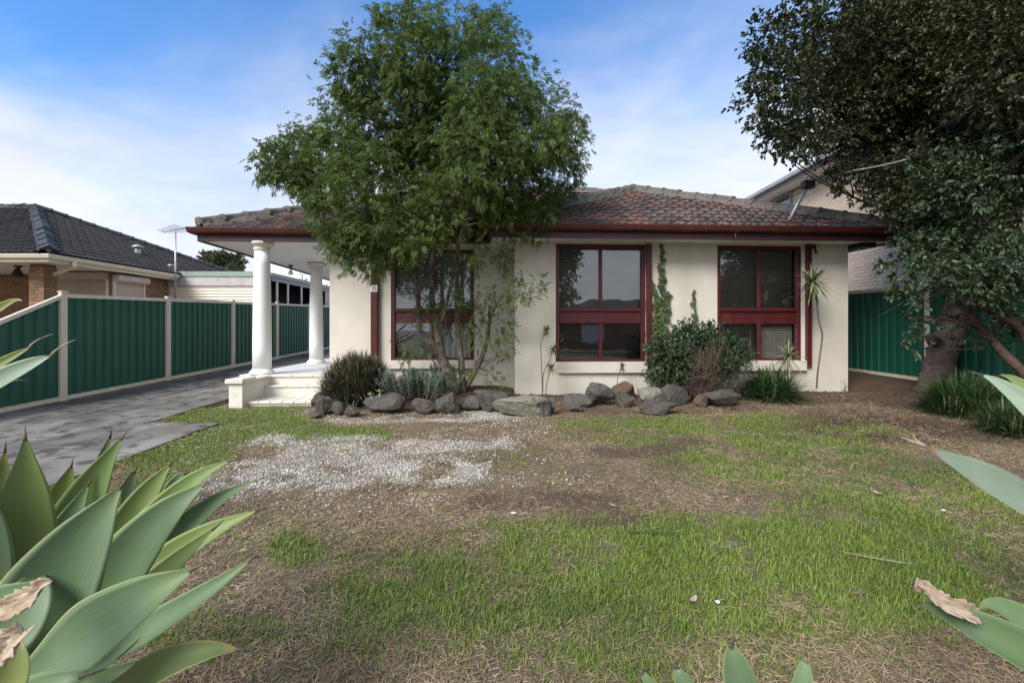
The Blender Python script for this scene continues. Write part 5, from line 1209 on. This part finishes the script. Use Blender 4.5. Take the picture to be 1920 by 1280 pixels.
for k in range(330):
    a = at(random.gauss(1325, 26), random.uniform(635, 740), 7.72 + random.uniform(-.12, .1)) - p; e_ = at(random.gauss(1325, 26), random.uniform(690, 750), 7.66 + random.uniform(-.14, .12)) - p
    c = curve(a, e_, 6, Vector((random.gauss(0, .09), random.gauss(-.05, .05), random.gauss(0, .07)))); q.tube(c, random.choice((.0022, .003, .0045)), 4, cap=False)
q.build('dead_vine', mat('dead_vine_stem', (.05, .037, .028), (.12, .09, .068), 8, .9), bu, kind='stuff')
# wall ivy and thin creeper
def creeper(name, path, label, n, size, dead=None):
    """leaves lying against the bay wall along picture-plane strips (u, v, half width)"""
    t = empty(name, h2w(hl(path[0][0], path[-1][1], 0)), label=label, cat='climber'); o = Vector(t.location); Ps, Ds = [], []; q = MB()
    for seg in path_split(path):
        pts = [h2w(hl(u, v, -.012)) - o for (u, v, w) in seg]; q.tube(pts, .005, 5, cap=False)
    segs = [(a, b_) for s in path_split(path) for a, b_ in zip(s, s[1:])]; wt = np.array([math.hypot(a[0] - b_[0], a[1] - b_[1]) * (a[2] + b_[2]) for a, b_ in segs]); wt /= wt.sum()
    for i in rng.choice(len(segs), n, p=wt):
        a, b_ = segs[i]; t_ = random.random(); w = a[2] + (b_[2] - a[2]) * t_
        u = a[0] + (b_[0] - a[0]) * t_ + random.uniform(-w, w); v = a[1] + (b_[1] - a[1]) * t_ + random.gauss(0, 2); Ps.append(h2w(hl(u, v, -.015 - random.random() * .03 - w * .0012)) - o); Ds.append((random.gauss(0, .7), random.uniform(-.5, -.1), random.gauss(-.8, .5)))
    q.build('stems', M['twig'], t)
    P = np.array(Ps); k_ = len(P); nn = np.tile(np.array([[sh, -ch, .35]]), (k_, 1)) + rng.normal(0, .3, (k_, 3)); L_ = size * rng.uniform(.6, 1.3, k_)
    D = unit(np.array(Ds)); parts = []
    D = D - nn * (D * nn).sum(1, keepdims=True) / (nn * nn).sum(1, keepdims=True); D = unit(D); Sx = unit(np.cross(D, nn))
    for (dd, sc, ws) in ((D, 1, .55), (unit(D * .5 + Sx), .7, .5), (unit(D * .5 - Sx), .7, .5)):      # three lobes
        v_, f_, k2 = leaf_arrays(P, dd, nn, L_ * sc, L_ * ws, 'broad', .08, .06); parts.append((v_, f_, k2, rng.random(k_)))
    leaves_obj('leaves', parts, M['ivy'], t)
    if dead:
        P = np.array([h2w(hl(random.gauss(u, 3), random.gauss(v, 4), -.05)) - o for (u, v) in dead for _ in range(7)]); k_ = len(P)
        v_, f_, k2 = leaf_arrays(P, rdir(k_) * [1, .3, 1], np.tile(np.array([[sh, -ch, .35]]), (k_, 1)), size * rng.uniform(.5, 1, k_), size * .5 * np.ones(k_), 'broad', .2, .2); leaves_obj('dead_leaves', [(v_, f_, k2, np.zeros(k_))], M['ivy_dead'], t)
    return t
def path_split(path):
    out_ = [[]]
    for p in path:
        if p is None: out_.append([])
        else: out_[-1].append(p)
    return [s for s in out_ if s]
creeper('wall_ivy', [(1241, 459, 3), (1240, 500, 5), (1241, 540, 9), (1240, 570, 14), (1236, 600, 18), (1238, 640, 15), (1236, 690, 14), None, (1243, 575, 6), (1256, 552, 4), None, (1232, 570, 6), (1221, 528, 3), None, (1232, 578, 8), (1212, 574, 5), None, (1225, 600, 6), (1210, 660, 4)], 'green ivy climbing the wall to the eave beside the middle window', 620, .06, [(1226, 570), (1232, 590), (1243, 598)])
creeper('thin_creeper', [(1301, 541, 2), (1300, 570, 4), (1303, 595, 4), (1300, 618, 7)], 'thin finger of creeper on the wall above the leafy bush', 70, .045)
# dracaenas: bare stems with heads of narrow leaves
def dracaena(label, stems, heads, m, Ln, Wd, n, yl=-.3, stem_r=.016):
    P0 = at(*stems[0][0]); t = empty('dracaena', P0, label=label, cat='plant', group='dracaenas along the bay wall'); q = MB()
    for s in stems: limb_pts = limb(q, s, [stem_r * (1 - .25 * i / max(1, len(s) - 1)) for i in range(len(s))], .05, 7)
    for i, v in enumerate(q.v): q.v[i] = tuple(Vector(v) - P0)
    q.build('stem', M['bark_smooth'], t)
    for (u, v, Y) in heads:
        c = np.array(at(u, v, Y) - P0); d = rdir(n) * [1, 1, .9] + np.array([0, 0, .28]); L_ = Ln * rng.uniform(.65, 1.1, n)
        V, F, tip = strips(np.repeat(c[None], n, 0) + d * .01, d, L_, Wd * rng.uniform(.8, 1.2, n), L_ * .28 * rng.uniform(.3, 1.3, n), 5)
        edge = np.tile([1.0, 1.0] * 6, n) if m == 'drac' else None
        e2 = {'edge': np.where(rng.random(len(tip)) < .5, 1.0, 0.0)} if m == 'drac' else None
        blades_obj('leaf_head', V, F, tip, M[m], t, extra=e2)
    return t
dracaena('tall striped dracaena with one bent bare stem at the right end of the bay', [[(1531, 728, 8.25), (1534, 690, 8.25), (1541, 640, 8.25), (1541, 622, 8.25), (1535, 600, 8.25), (1531, 565, 8.2), (1526, 530, 8.15)]], [(1524, 528, 8.12)], 'drac', .42, .028, 150)
dracaena('short striped dracaena in front of the right window sill', [[(1478, 730, 8.15), (1478, 700, 8.15), (1477, 672, 8.1)]], [(1477, 668, 8.08)], 'drac', .40, .028, 90)
dracaena('slim dracaena with three small bronze heads left of the middle window', [[(1017, 740, 8.05), (1016, 700, 8.05), (1014, 650, 8.0), (1016, 635, 8.0), (1023, 622, 8.0)], [(1018, 735, 8.05), (1019, 700, 8.0), (1030, 678, 8.0), (1036, 660, 8.0)], [(1023, 740, 8.0), (1026, 715, 7.95), (1033, 695, 7.95)]], [(1024, 620, 7.98), (1037, 656, 7.98), (1033, 690, 7.93)], 'cord', .18, .018, 80, stem_r=.009)
dracaena('tiny dracaena on a thin bent stem under the middle window sill', [[(1157, 722, 8.1), (1159, 705, 8.1), (1166, 692, 8.1)]], [(1167, 689, 8.08)], 'cord', .15, .016, 50, stem_r=.007)

# ================================================================== AGAVES
def agave_leaf(name, parent, p, w, m, nrm=None, bow=0, cup=.32, spine=True, thick=.013, prof=None, label=None, o=Vector()):
    """p: three (u, v, Y) sight points base, middle, tip; w: widest width in metres; a fleshy channelled leaf"""
    A, Bm, T = [at(*x) for x in p]; ctrl = Bm * 2 - (A + T) * .5; NS, NA = 26, 11; vs, ac, al_, sg = [], [], [], []
    cdir = (Vector((0, 0, CAMZ)) - Bm).normalized()
    nrm = Vector(nrm) if nrm else (cdir + Vector((0, 0, .45)))
    for i in range(NS + 1):
        t = i / NS; c = A * (1 - t) ** 2 + ctrl * 2 * t * (1 - t) + T * t * t; tg = ((ctrl - A) * (1 - t) + (T - ctrl) * t).normalized()
        sd_ = tg.cross(nrm).normalized(); nn = sd_.cross(tg)
        b0 = .5 if prof is None else prof
        wv = (b0 + (1 - b0) * float(sstep(0, .38, t))) if t < .38 else (1 - ((t - .38) / .62) ** 1.42) * (1 - .2 * float(sstep(.7, 1, t)))
        wv = max(wv, .012) * w * .5
        ring = []
        for j in range(NA):                                        # inner, channelled face
            a = -1 + 2 * j / (NA - 1); ring.append((a, a * a * cup * wv + .02 * wv * math.sin(t * 9 + a * 2), a))
        th = thick * (1.1 - t) + .002
        for j in range(NA - 2, 0, -1):
            a = -1 + 2 * j / (NA - 1); ring.append((a, a * a * cup * wv - th * (1 - a * a) ** .5, a))
        for (a, z, e) in ring: vs.append(c + sd_ * a * wv + nn * z - o); ac.append(abs(e)); al_.append(t); sg.append(e)
    n = 2 * NA - 2; F = [[i * n + k, i * n + (k + 1) % n, (i + 1) * n + (k + 1) % n, (i + 1) * n + k] for i in range(NS) for k in range(n)]
    ob = tag(link(name, np_mesh(name, [tuple(v) for v in vs], F, M[m], {'edge': ac, 'along': al_, 'across': sg}, smooth=True), parent), label)
    if spine:
        q = MB(); d = (T - ctrl).normalized(); q.tube([T - d * .022 - o, T + d * .004 - o, T + d * .03 + nn * .004 - o], [.0055, .003, .0005], 6); q.build('spine', M['bark'], ob)
    return ob
g0 = at(40, 1330, 1.55); g0.z = float(gz(g0.x, g0.y)); AG = empty('agave', g0, label='large blue green agave rosette filling the lower left corner', cat='agave')
AL = [((18, 1130, 1.55), (42, 985, 1.5), (47, 812, 1.5), .215, 'agave_lime'), ((-30, 1010, 1.75), (-5, 930, 1.75), (10, 838, 1.75), .10, 'agave_yellow'),
      ((95, 1120, 1.75), (150, 960, 1.75), (233, 815, 1.8), .20, 'agave_lime'), ((80, 1010, 2.0), (115, 930, 2.0), (135, 868, 2.0), .12, 'agave_lime'), ((170, 900, 2.0), (195, 850, 2.0), (208, 812, 2.0), .04, 'agave'),
      ((30, 1250, 1.25), (125, 1065, 1.3), (232, 905, 1.4), .262, 'agave'), ((190, 1080, 1.9), (262, 950, 1.95), (324, 866, 2.0), .15, 'agave_lime'), ((180, 1130, 1.75), (315, 945, 1.8), (438, 862, 1.85), .125, 'agave_lime'),
      ((130, 1230, 1.5), (265, 1020, 1.5), (391, 904, 1.55), .20, 'agave'), ((270, 1090, 1.8), (370, 968, 1.85), (487, 898, 1.9), .105, 'agave'), ((235, 1120, 1.65), (355, 1022, 1.7), (488, 955, 1.75), .125, 'agave_lime'),
      ((30, 1300, 1.15), (215, 1160, 1.15), (372, 1062, 1.2), .195, 'agave'), ((110, 1275, 1.35), (325, 1150, 1.35), (476, 1043, 1.4), .095, 'agave'), ((170, 1330, 1.2), (330, 1238, 1.2), (455, 1218, 1.25), .095, 'agave_yellow'),
      ((-40, 1230, 1.2), (30, 1150, 1.2), (75, 1060, 1.3), .2, 'agave'), ((-60, 1400, 1.1), (60, 1310, 1.05), (170, 1262, 1.08), .12, 'agave'), ((160, 1180, 1.7), (230, 1100, 1.75), (290, 1040, 1.8), .13, 'agave'), ((-80, 1200, 1.4), (-40, 1050, 1.4), (-30, 900, 1.4), .2, 'agave'),
      ((60, 1350, 1.35), (170, 1290, 1.4), (270, 1235, 1.45), .12, 'agave'), ((300, 960, 2.0), (330, 905, 2.05), (350, 885, 2.05), .07, 'agave'), ((230, 960, 2.1), (245, 905, 2.1), (255, 880, 2.1), .06, 'agave'), ((200, 1200, 1.55), (300, 1085, 1.6), (408, 985, 1.65), .12, 'agave_lime'), ((60, 1180, 1.7), (110, 1030, 1.7), (170, 900, 1.75), .16, 'agave'), ((100, 1290, 1.3), (230, 1195, 1.35), (345, 1120, 1.4), .12, 'agave')]
for (a, b_, c, w, m) in AL: agave_leaf('leaf', AG, (a, b_, c), w * .87, m, o=g0)
def husk(parent, pts, rad, o, label):
    """dried curled leaf end: a wrinkled ribbon with torn edges, folded along its length"""
    ctrl = [at(*p) - o for p in pts]; P, R_ = [], []
    for i in range(len(ctrl) - 1):
        for k in range(5): P.append(ctrl[i].lerp(ctrl[i + 1], k / 5)); R_.append(rad[i] + (rad[i + 1] - rad[i]) * k / 5)
    P.append(ctrl[-1]); R_.append(rad[-1]); n = 9; vs = []; tw = random.uniform(0, 3)
    for i, p in enumerate(P):
        t = (P[min(i + 1, len(P) - 1)] - P[max(i - 1, 0)]).normalized(); s_ = t.cross(Vector((.1, -1, .5))).normalized(); u_ = s_.cross(t)
        fold = .9 + .5 * math.sin(i * .35 + tw)
        for k in range(n):
            a = -1 + 2 * k / (n - 1); r = R_[i] * (1.5 if abs(a) < .9 else random.uniform(1.1, 1.9))
            vs.append(p + s_ * a * r * .8 + u_ * (abs(a) ** 1.4 * fold * r * .75 + random.uniform(-.10, .10) * r + .16 * r * math.sin(a * 9 + i * .5)))
    q = MB(); q.add(vs, [(i * n + k, i * n + k + 1, (i + 1) * n + k + 1, (i + 1) * n + k) for i in range(len(P) - 1) for k in range(n - 1)], True); ob = q.build('dried_leaf_end', M['dry'], parent, label)
    sm_ = ob.modifiers.new('thickness', 'SOLIDIFY'); sm_.thickness = .0015
    return ob
agave_leaf('leaf', AG, ((-60, 1160, 1.0), (10, 1130, 1.0), (80, 1085, 1.0), ), .085, 'agave', o=g0, spine=False, label='broken leaf stub')
husk(AG, [(-20, 1150, .98), (25, 1138, .97), (60, 1118, .96), (82, 1095, .96), (98, 1088, .96)], [.016, .02, .019, .013, .003], g0, 'papery brown curled leaf end')
agave_leaf('leaf', AG, ((-30, 1330, .95), (10, 1265, .95), (40, 1195, .98)), .10, 'agave_yellow', o=g0, spine=False)
husk(AG, [(5, 1225, .93), (22, 1205, .92), (38, 1188, .92), (48, 1183, .93)], [.02, .026, .018, .004], g0, 'torn brown leaf stump')
def to_uvY(p): return (CX + p.x * FPX / p.y, HV - (p.z - CAMZ) * FPX / p.y, p.y)
def rosette(parent, c, dirs, L_, w, m, o):
    """the rest of the plant round its centre: (azimuth, elevation) per leaf"""
    for az, el in dirs:
        az, el = math.radians(az), math.radians(el); d = Vector((math.sin(az) * math.cos(el), math.cos(az) * math.cos(el), math.sin(el))); k = L_ * random.uniform(.8, 1.1)
        tip = c + d * k - Vector((0, 0, .06)); mid = c + d * k * .5 + Vector((0, 0, .05))
        if min(tip.y, mid.y) < .12: continue
        agave_leaf('leaf', parent, (to_uvY(c), to_uvY(mid), to_uvY(tip)), w, m, nrm=(-d.x * d.z, -d.y * d.z, 1 - d.z * d.z + .05), o=o)
def stem(parent, a, b_, r, o):
    q = MB(); P = [a.lerp(b_, k / 6) - o for k in range(7)]; q.tube(P, [r * 1.2, r * 1.05, r, r, r, r * .9, r * .6], 12, wob=.12); q.build('stem', M['dry'], parent)
# agave on the right edge
c1 = Vector((2.25, 1.75, .62)); g1 = Vector((c1.x, c1.y, float(gz(c1.x, c1.y)))); AR = empty('agave', g1, label='pale stemmed agave at the right edge with one long leaf frayed at the tip', cat='agave')
stem(AR, g1 - Vector((0, 0, .05)), c1, .06, g1)
agave_leaf('leaf', AR, (to_uvY(c1 - Vector((0, 0, .22))), (1905, 932, 1.55), (1732, 834, 1.45)), .195, 'agave_pale', o=g1, spine=False, cup=.2, label='long pale leaf pointing left with a frayed tip')
a = at(1734, 836, 1.45) - g1
for (u, v) in ((1690, 820), (1714, 812), (1700, 826)): q = MB(); q.tube(curve(a, at(u, v, 1.46) - g1, 4), [.006, .004, .003, .002, .001], 5); q.build('frayed_tip', M['dry'], AR)
agave_leaf('leaf', AR, (to_uvY(c1), (1925, 758, 1.9), (1832, 700, 2.0)), .085, 'agave_pale', o=g1)
agave_leaf('leaf', AR, (to_uvY(c1 + Vector((0, 0, .04))), (1935, 737, 2.0), (1873, 705, 2.15)), .055, 'agave_yellow', o=g1)
rosette(AR, c1, [(60, 30), (95, 15), (130, 30), (165, 20), (80, 60), (140, 60), (40, 50), (200, 55), (110, -10), (60, 0)], .62, .13, 'agave_pale', g1)
c2 = Vector((1.62, 1.12, .12)); g2 = Vector((c2.x, c2.y, float(gz(c2.x, c2.y)))); AP = empty('agave', g2, label='blue green agave in the lower right corner with a torn grey leaf end', cat='agave')
stem(AP, g2 - Vector((0, 0, .05)), c2, .05, g2)
agave_leaf('leaf', AP, (to_uvY(c2 + Vector((0, 0, .08))), (1890, 1212, 1.12), (1722, 1128, 1.15)), .115, 'agave', o=g2, spine=False, cup=.5)
agave_leaf('leaf', AP, (to_uvY(c2 + Vector((0, 0, .12))), (1930, 1168, 1.2), (1838, 1142, 1.2)), .085, 'agave', o=g2, spine=False, cup=.3)
husk(AP, [(1830, 1152, 1.14), (1795, 1142, 1.13), (1762, 1128, 1.12), (1738, 1105, 1.12), (1715, 1092, 1.12), (1712, 1108, 1.12)], [.012, .020, .017, .015, .010, .003], g2, 'grey papery dried leaf end')
rosette(AP, c2 + Vector((0, 0, .05)), [(70, 35), (105, 20), (140, 35), (90, 65), (160, 55), (120, 5), (75, 10)], .5, .12, 'agave', g2)
# tall agave at the left edge
c3 = Vector((-3.35, 2.45, .62)); g3 = Vector((c3.x, c3.y, float(gz(c3.x, c3.y)))); AX = empty('agave', g3, label='agave leaf tips with brown points in front of the green fence at the left edge', cat='agave')
stem(AX, g3 - Vector((0, 0, .05)), c3 + Vector((0, 0, .3)), .06, g3)
agave_leaf('leaf', AX, (to_uvY(c3), (0, 712, 2.45), (97, 666, 2.5)), .125, 'agave_pale', o=g3, spine=False); agave_leaf('leaf', AX, (to_uvY(c3 + Vector((0, .05, .1))), (-15, 690, 2.55), (57, 650, 2.6)), .065, 'agave_yellow', o=g3, spine=False)
for (a, b_) in (((95, 667, 2.5), (144, 636, 2.52)), ((55, 651, 2.6), (100, 626, 2.62)), ((-20, 722, 2.5), (54, 712, 2.5))): q = MB(); q.tube(curve(at(*a) - g3, at(*b_) - g3, 5), [.007, .006, .004, .003, .002, .001], 6); q.build('brown_point', M['dry'], AX)
agave_leaf('leaf', AX, (to_uvY(c3 + Vector((0, .05, .3))), (-20, 590, 2.6), (42, 565, 2.6)), .06, 'agave_yellow', o=g3, spine=False)
rosette(AX, c3 + Vector((0, 0, .15)), [(-60, 30), (-95, 15), (-130, 30), (-165, 20), (-80, 60), (-140, 60), (200, 30), (-110, -5), (-40, 20), (180, 50)], .6, .12, 'agave_pale', g3)
# small agave below the frame
c4 = Vector((.62, 1.02, .04)); g4 = Vector((c4.x, c4.y, float(gz(c4.x, c4.y)))); AB = empty('agave', g4, label='agave showing only four pointed leaf tips at the bottom edge', cat='agave')
stem(AB, g4 - Vector((0, 0, .05)), c4, .05, g4)
for (b_, c, w) in (((1396, 1310, 1.0), (1373, 1206, 1.02), .095), ((1502, 1330, 1.0), (1511, 1230, 1.02), .06), ((1310, 1330, 1.0), (1273, 1253, 1.02), .06), ((1265, 1345, 1.0), (1208, 1257, 1.02), .05)):
    agave_leaf('leaf', AB, (to_uvY(c4), b_, c), w, 'agave', o=g4)
rosette(AB, c4, [(90, 15), (140, 20), (-140, 20), (180, 30), (-90, 8), (60, 0), (-60, 0), (20, 0), (-20, 0)], .34, .09, 'agave', g4)

# ================================================================== LAWN COVER
def scatter(n, y0=1.35, y1=8.6, side=1.32, k=1.0):
    """points over the yard, denser close to the viewer's end"""
    Y = y0 * (y1 / y0) ** rng.random(n * 2); keep = rng.random(n * 2) < (Y / y1) ** k; Y = Y[keep][:n]
    X = rng.uniform(-1, 1, len(Y)) * Y * side; return X, Y
def yard(x, y): return ~on_drive(x, y) & (x > -5) & (x < 9.5) & ~((x > -5) & (x < -3.0) & (y > 7.2)) & ~((x > -3.6) & (y > 8.75 - .0 + .0 * x))
# green blades in small tufts
X, Y = scatter(270000, k=.55)
m_ = yard(X, Y); X, Y = X[m_], Y[m_]
g, gr, so = masks(X, Y); keep = rng.random(len(X)) < np.clip(g * 1.15, .15, 1) * (1 - .8 * so) * (1 - .65 * gr) * .8
X, Y = X[keep], Y[keep]; gg = g[keep]
X = np.repeat(X, 3) + rng.normal(0, .012, len(X) * 3); Y = np.repeat(Y, 3) + rng.normal(0, .012, len(Y) * 3); gg = np.repeat(gg, 3)
n = len(X); P = np.stack([X, Y, gz(X, Y) + bump(X, Y) - .004], 1)
D = np.stack([rng.normal(0, .62, n), rng.normal(0, .62, n), np.ones(n)], 1)
L_ = (.016 + .050 * rng.random(n) ** 1.7) * (.6 + .5 * gg) * np.where(rng.random(n) < .04, 1.5, 1); Wd = rng.uniform(.0026, .0048, n) * (.8 + .11 * Y)
V, F, tip = strips(P, D, L_, Wd, L_ * .35 * rng.random(n), 2)
tone = np.repeat(np.clip(fbm(X * .9 + 3, Y * .9, 3) * 1.6 - .35 + rng.normal(0, .12, n), 0, 1), 6)
lawn = tag(link('grass', np_mesh('grass', V, F, M['grass'], {'tip': tip, 'tone': tone})), kind='stuff')
# dead cut grass lying about
X, Y = scatter(330000, k=.5); m_ = yard(X, Y); X, Y = X[m_], Y[m_]; g, gr, so = masks(X, Y)
keep = rng.random(len(X)) < (1 - .62 * g) * (1 - .78 * so) * (1 - .75 * gr) * (.35 + 1.0 * sstep(.35, .6, fbm(X * 1.1 + 60, Y * 1.1 + 30, 3)))
X, Y = X[keep], Y[keep]; n = len(X); P = np.stack([X, Y, gz(X, Y) + bump(X, Y) + rng.random(n) * .012], 1)
a = rng.uniform(0, 2 * PI, n); D = np.stack([np.cos(a), np.sin(a), rng.normal(.05, .22, n)], 1); L_ = rng.uniform(.015, .07, n)
V, F, tip = strips(P, D, L_, rng.uniform(.0022, .0042, n) * (.75 + .13 * Y), L_ * rng.uniform(-.1, .25, n), 2, face=np.tile(np.array([[0, 0, 1.]]), (n, 1)) + rng.normal(0, .4, (n, 3)))
tag(link('dry_grass', np_mesh('dry_grass', V, F, M['straw'], {'tip': tip})), kind='stuff')
# brown leaf and bark litter under the trees
X, Y = scatter(60000, 4.5, 8.9, 1.3, .3); m_ = yard(X, Y); X, Y = X[m_], Y[m_]; g, gr, so = masks(X, Y); keep = rng.random(len(X)) < so * .75 * ((X > 2.2) | (Y > 7.3)); X, Y = X[keep], Y[keep]; n = len(X)
P = np.stack([X, Y, gz(X, Y) + bump(X, Y) + .004 + rng.random(n) * .01], 1); a = rng.uniform(0, 2 * PI, n); D = np.stack([np.cos(a), np.sin(a), rng.normal(0, .25, n)], 1)
V, F, k = leaf_arrays(P, D, np.tile(np.array([[0, 0, 1.]]), (n, 1)) + rng.normal(0, .4, (n, 3)), rng.uniform(.02, .06, n), rng.uniform(.006, .022, n), 'lance', .2, .1)
tag(link('leaf_litter', np_mesh('leaf_litter', V, F, mat('brown_leaf_litter', (.07, .042, .028), (.15, .095, .06), 2, .85, island=.5))), kind='stuff')
# white pebbles
X, Y = scatter(150000, 3.2, 7.5, 1.2, .2); m_ = yard(X, Y); X, Y = X[m_], Y[m_]; g, gr, so = masks(X, Y); keep = rng.random(len(X)) < np.clip(gr * 1.05 - .03, 0, 1) ** 1.1 * (.45 + .75 * sstep(.3, .6, fbm(X * 6, Y * 6, 3))); X, Y = X[keep], Y[keep]; n = len(X)
n = min(n, 34000); X, Y = X[:n], Y[:n]; r = .005 + .011 * rng.random(n) ** 1.6; base = np.array([[1, 0, 0], [0, 1, 0], [-1, 0, 0], [0, -1, 0], [.2, .1, .75], [0, 0, -.6]], float)
V = base[None] * rng.uniform(.65, 1.3, (n, 6, 1)); ca, sa = np.cos(rng.uniform(0, 6.28, n)), np.sin(rng.uniform(0, 6.28, n)); nr = np.sqrt(ca ** 2 + sa ** 2); ca, sa = ca / nr, sa / nr
V = np.stack([V[..., 0] * ca[:, None] - V[..., 1] * sa[:, None], V[..., 0] * sa[:, None] + V[..., 1] * ca[:, None], V[..., 2]], -1) * r[:, None, None]
V = V + np.stack([X, Y, gz(X, Y) + bump(X, Y) + r * .12], 1)[:, None]
F = np.array([[0, 1, 4], [1, 2, 4], [2, 3, 4], [3, 0, 4], [1, 0, 5], [2, 1, 5], [3, 2, 5], [0, 3, 5]]); F = (F[None] + (np.arange(n) * 6)[:, None, None]).reshape(-1, 3)
tag(link('gravel', np_mesh('gravel', V.reshape(-1, 3), F, M['pebble'], smooth=True)), kind='stuff')
print('lawn', len(lawn.data.polygons), 'pebbles', n)
# single fallen things
def fallen(name, u, v, L_, w, rot, m, label, cat='leaf', curl=.35):
    p = G(u, v); p.z = float(gz(p.x, p.y) + bump(p.x, p.y)) + .022; q = MB(); n = 8; vs = []
    for i in range(n + 1):
        t = i / n; ww = w * math.sin(PI * min(max(t, .03), .97)) ** .7; z = curl * L_ * (t - .5) ** 2 + .006
        vs += [(t * L_ - L_ / 2, -ww / 2, z + ww * .3), (t * L_ - L_ / 2, 0, z), (t * L_ - L_ / 2, ww / 2, z + ww * .3)]
    q.add(vs, [(3 * i + k, 3 * i + k + 1, 3 * i + k + 4, 3 * i + k + 3) for i in range(n) for k in (0, 1)], True); o = q.build(name, m); o.location = p; o.rotation_euler = (0, 0, rot); return tag(o, label, cat)
fallen('fallen_leaf', 642, 846, .09, .035, .3, M['yellow'], 'small yellow leaf lying on the white pebbles')
fallen('dry_leaf', 1648, 932, .13, .035, 1.9, M['dry'], 'curled pale dry leaf on the grass at right', curl=.9)
fallen('paper_scrap', 1770, 964, .035, .028, .4, M['paper'], 'small white scrap on the grass at right', 'scrap')
fallen('dry_leaf', 1300, 1140, .07, .03, .8, M['dry'], 'crumpled tan leaf in the front grass', curl=.9)
fallen('paper_scrap', 1345, 1146, .03, .024, 1.4, M['paper'], 'small white scrap in the front grass beside a tan leaf', 'scrap')
fallen('dry_leaf', 1150, 957, .07, .022, 2.2, M['dry'], 'tan leaf on the bare soil patch', curl=.6)
fallen('paper_scrap', 962, 968, .045, .03, .2, M['paper'], 'pale scrap at the edge of the bare soil patch', 'scrap')
fallen('cut_strap_leaf', 1225, 1010, .42, .022, -.06, M['blade_green'], 'long cut strap leaf lying across the grass', curl=.12)
fallen('dry_strap_leaf', 1640, 1060, .36, .012, -.45, M['dry'], 'thin dry strap lying in the grass left of the torn agave', curl=.1)
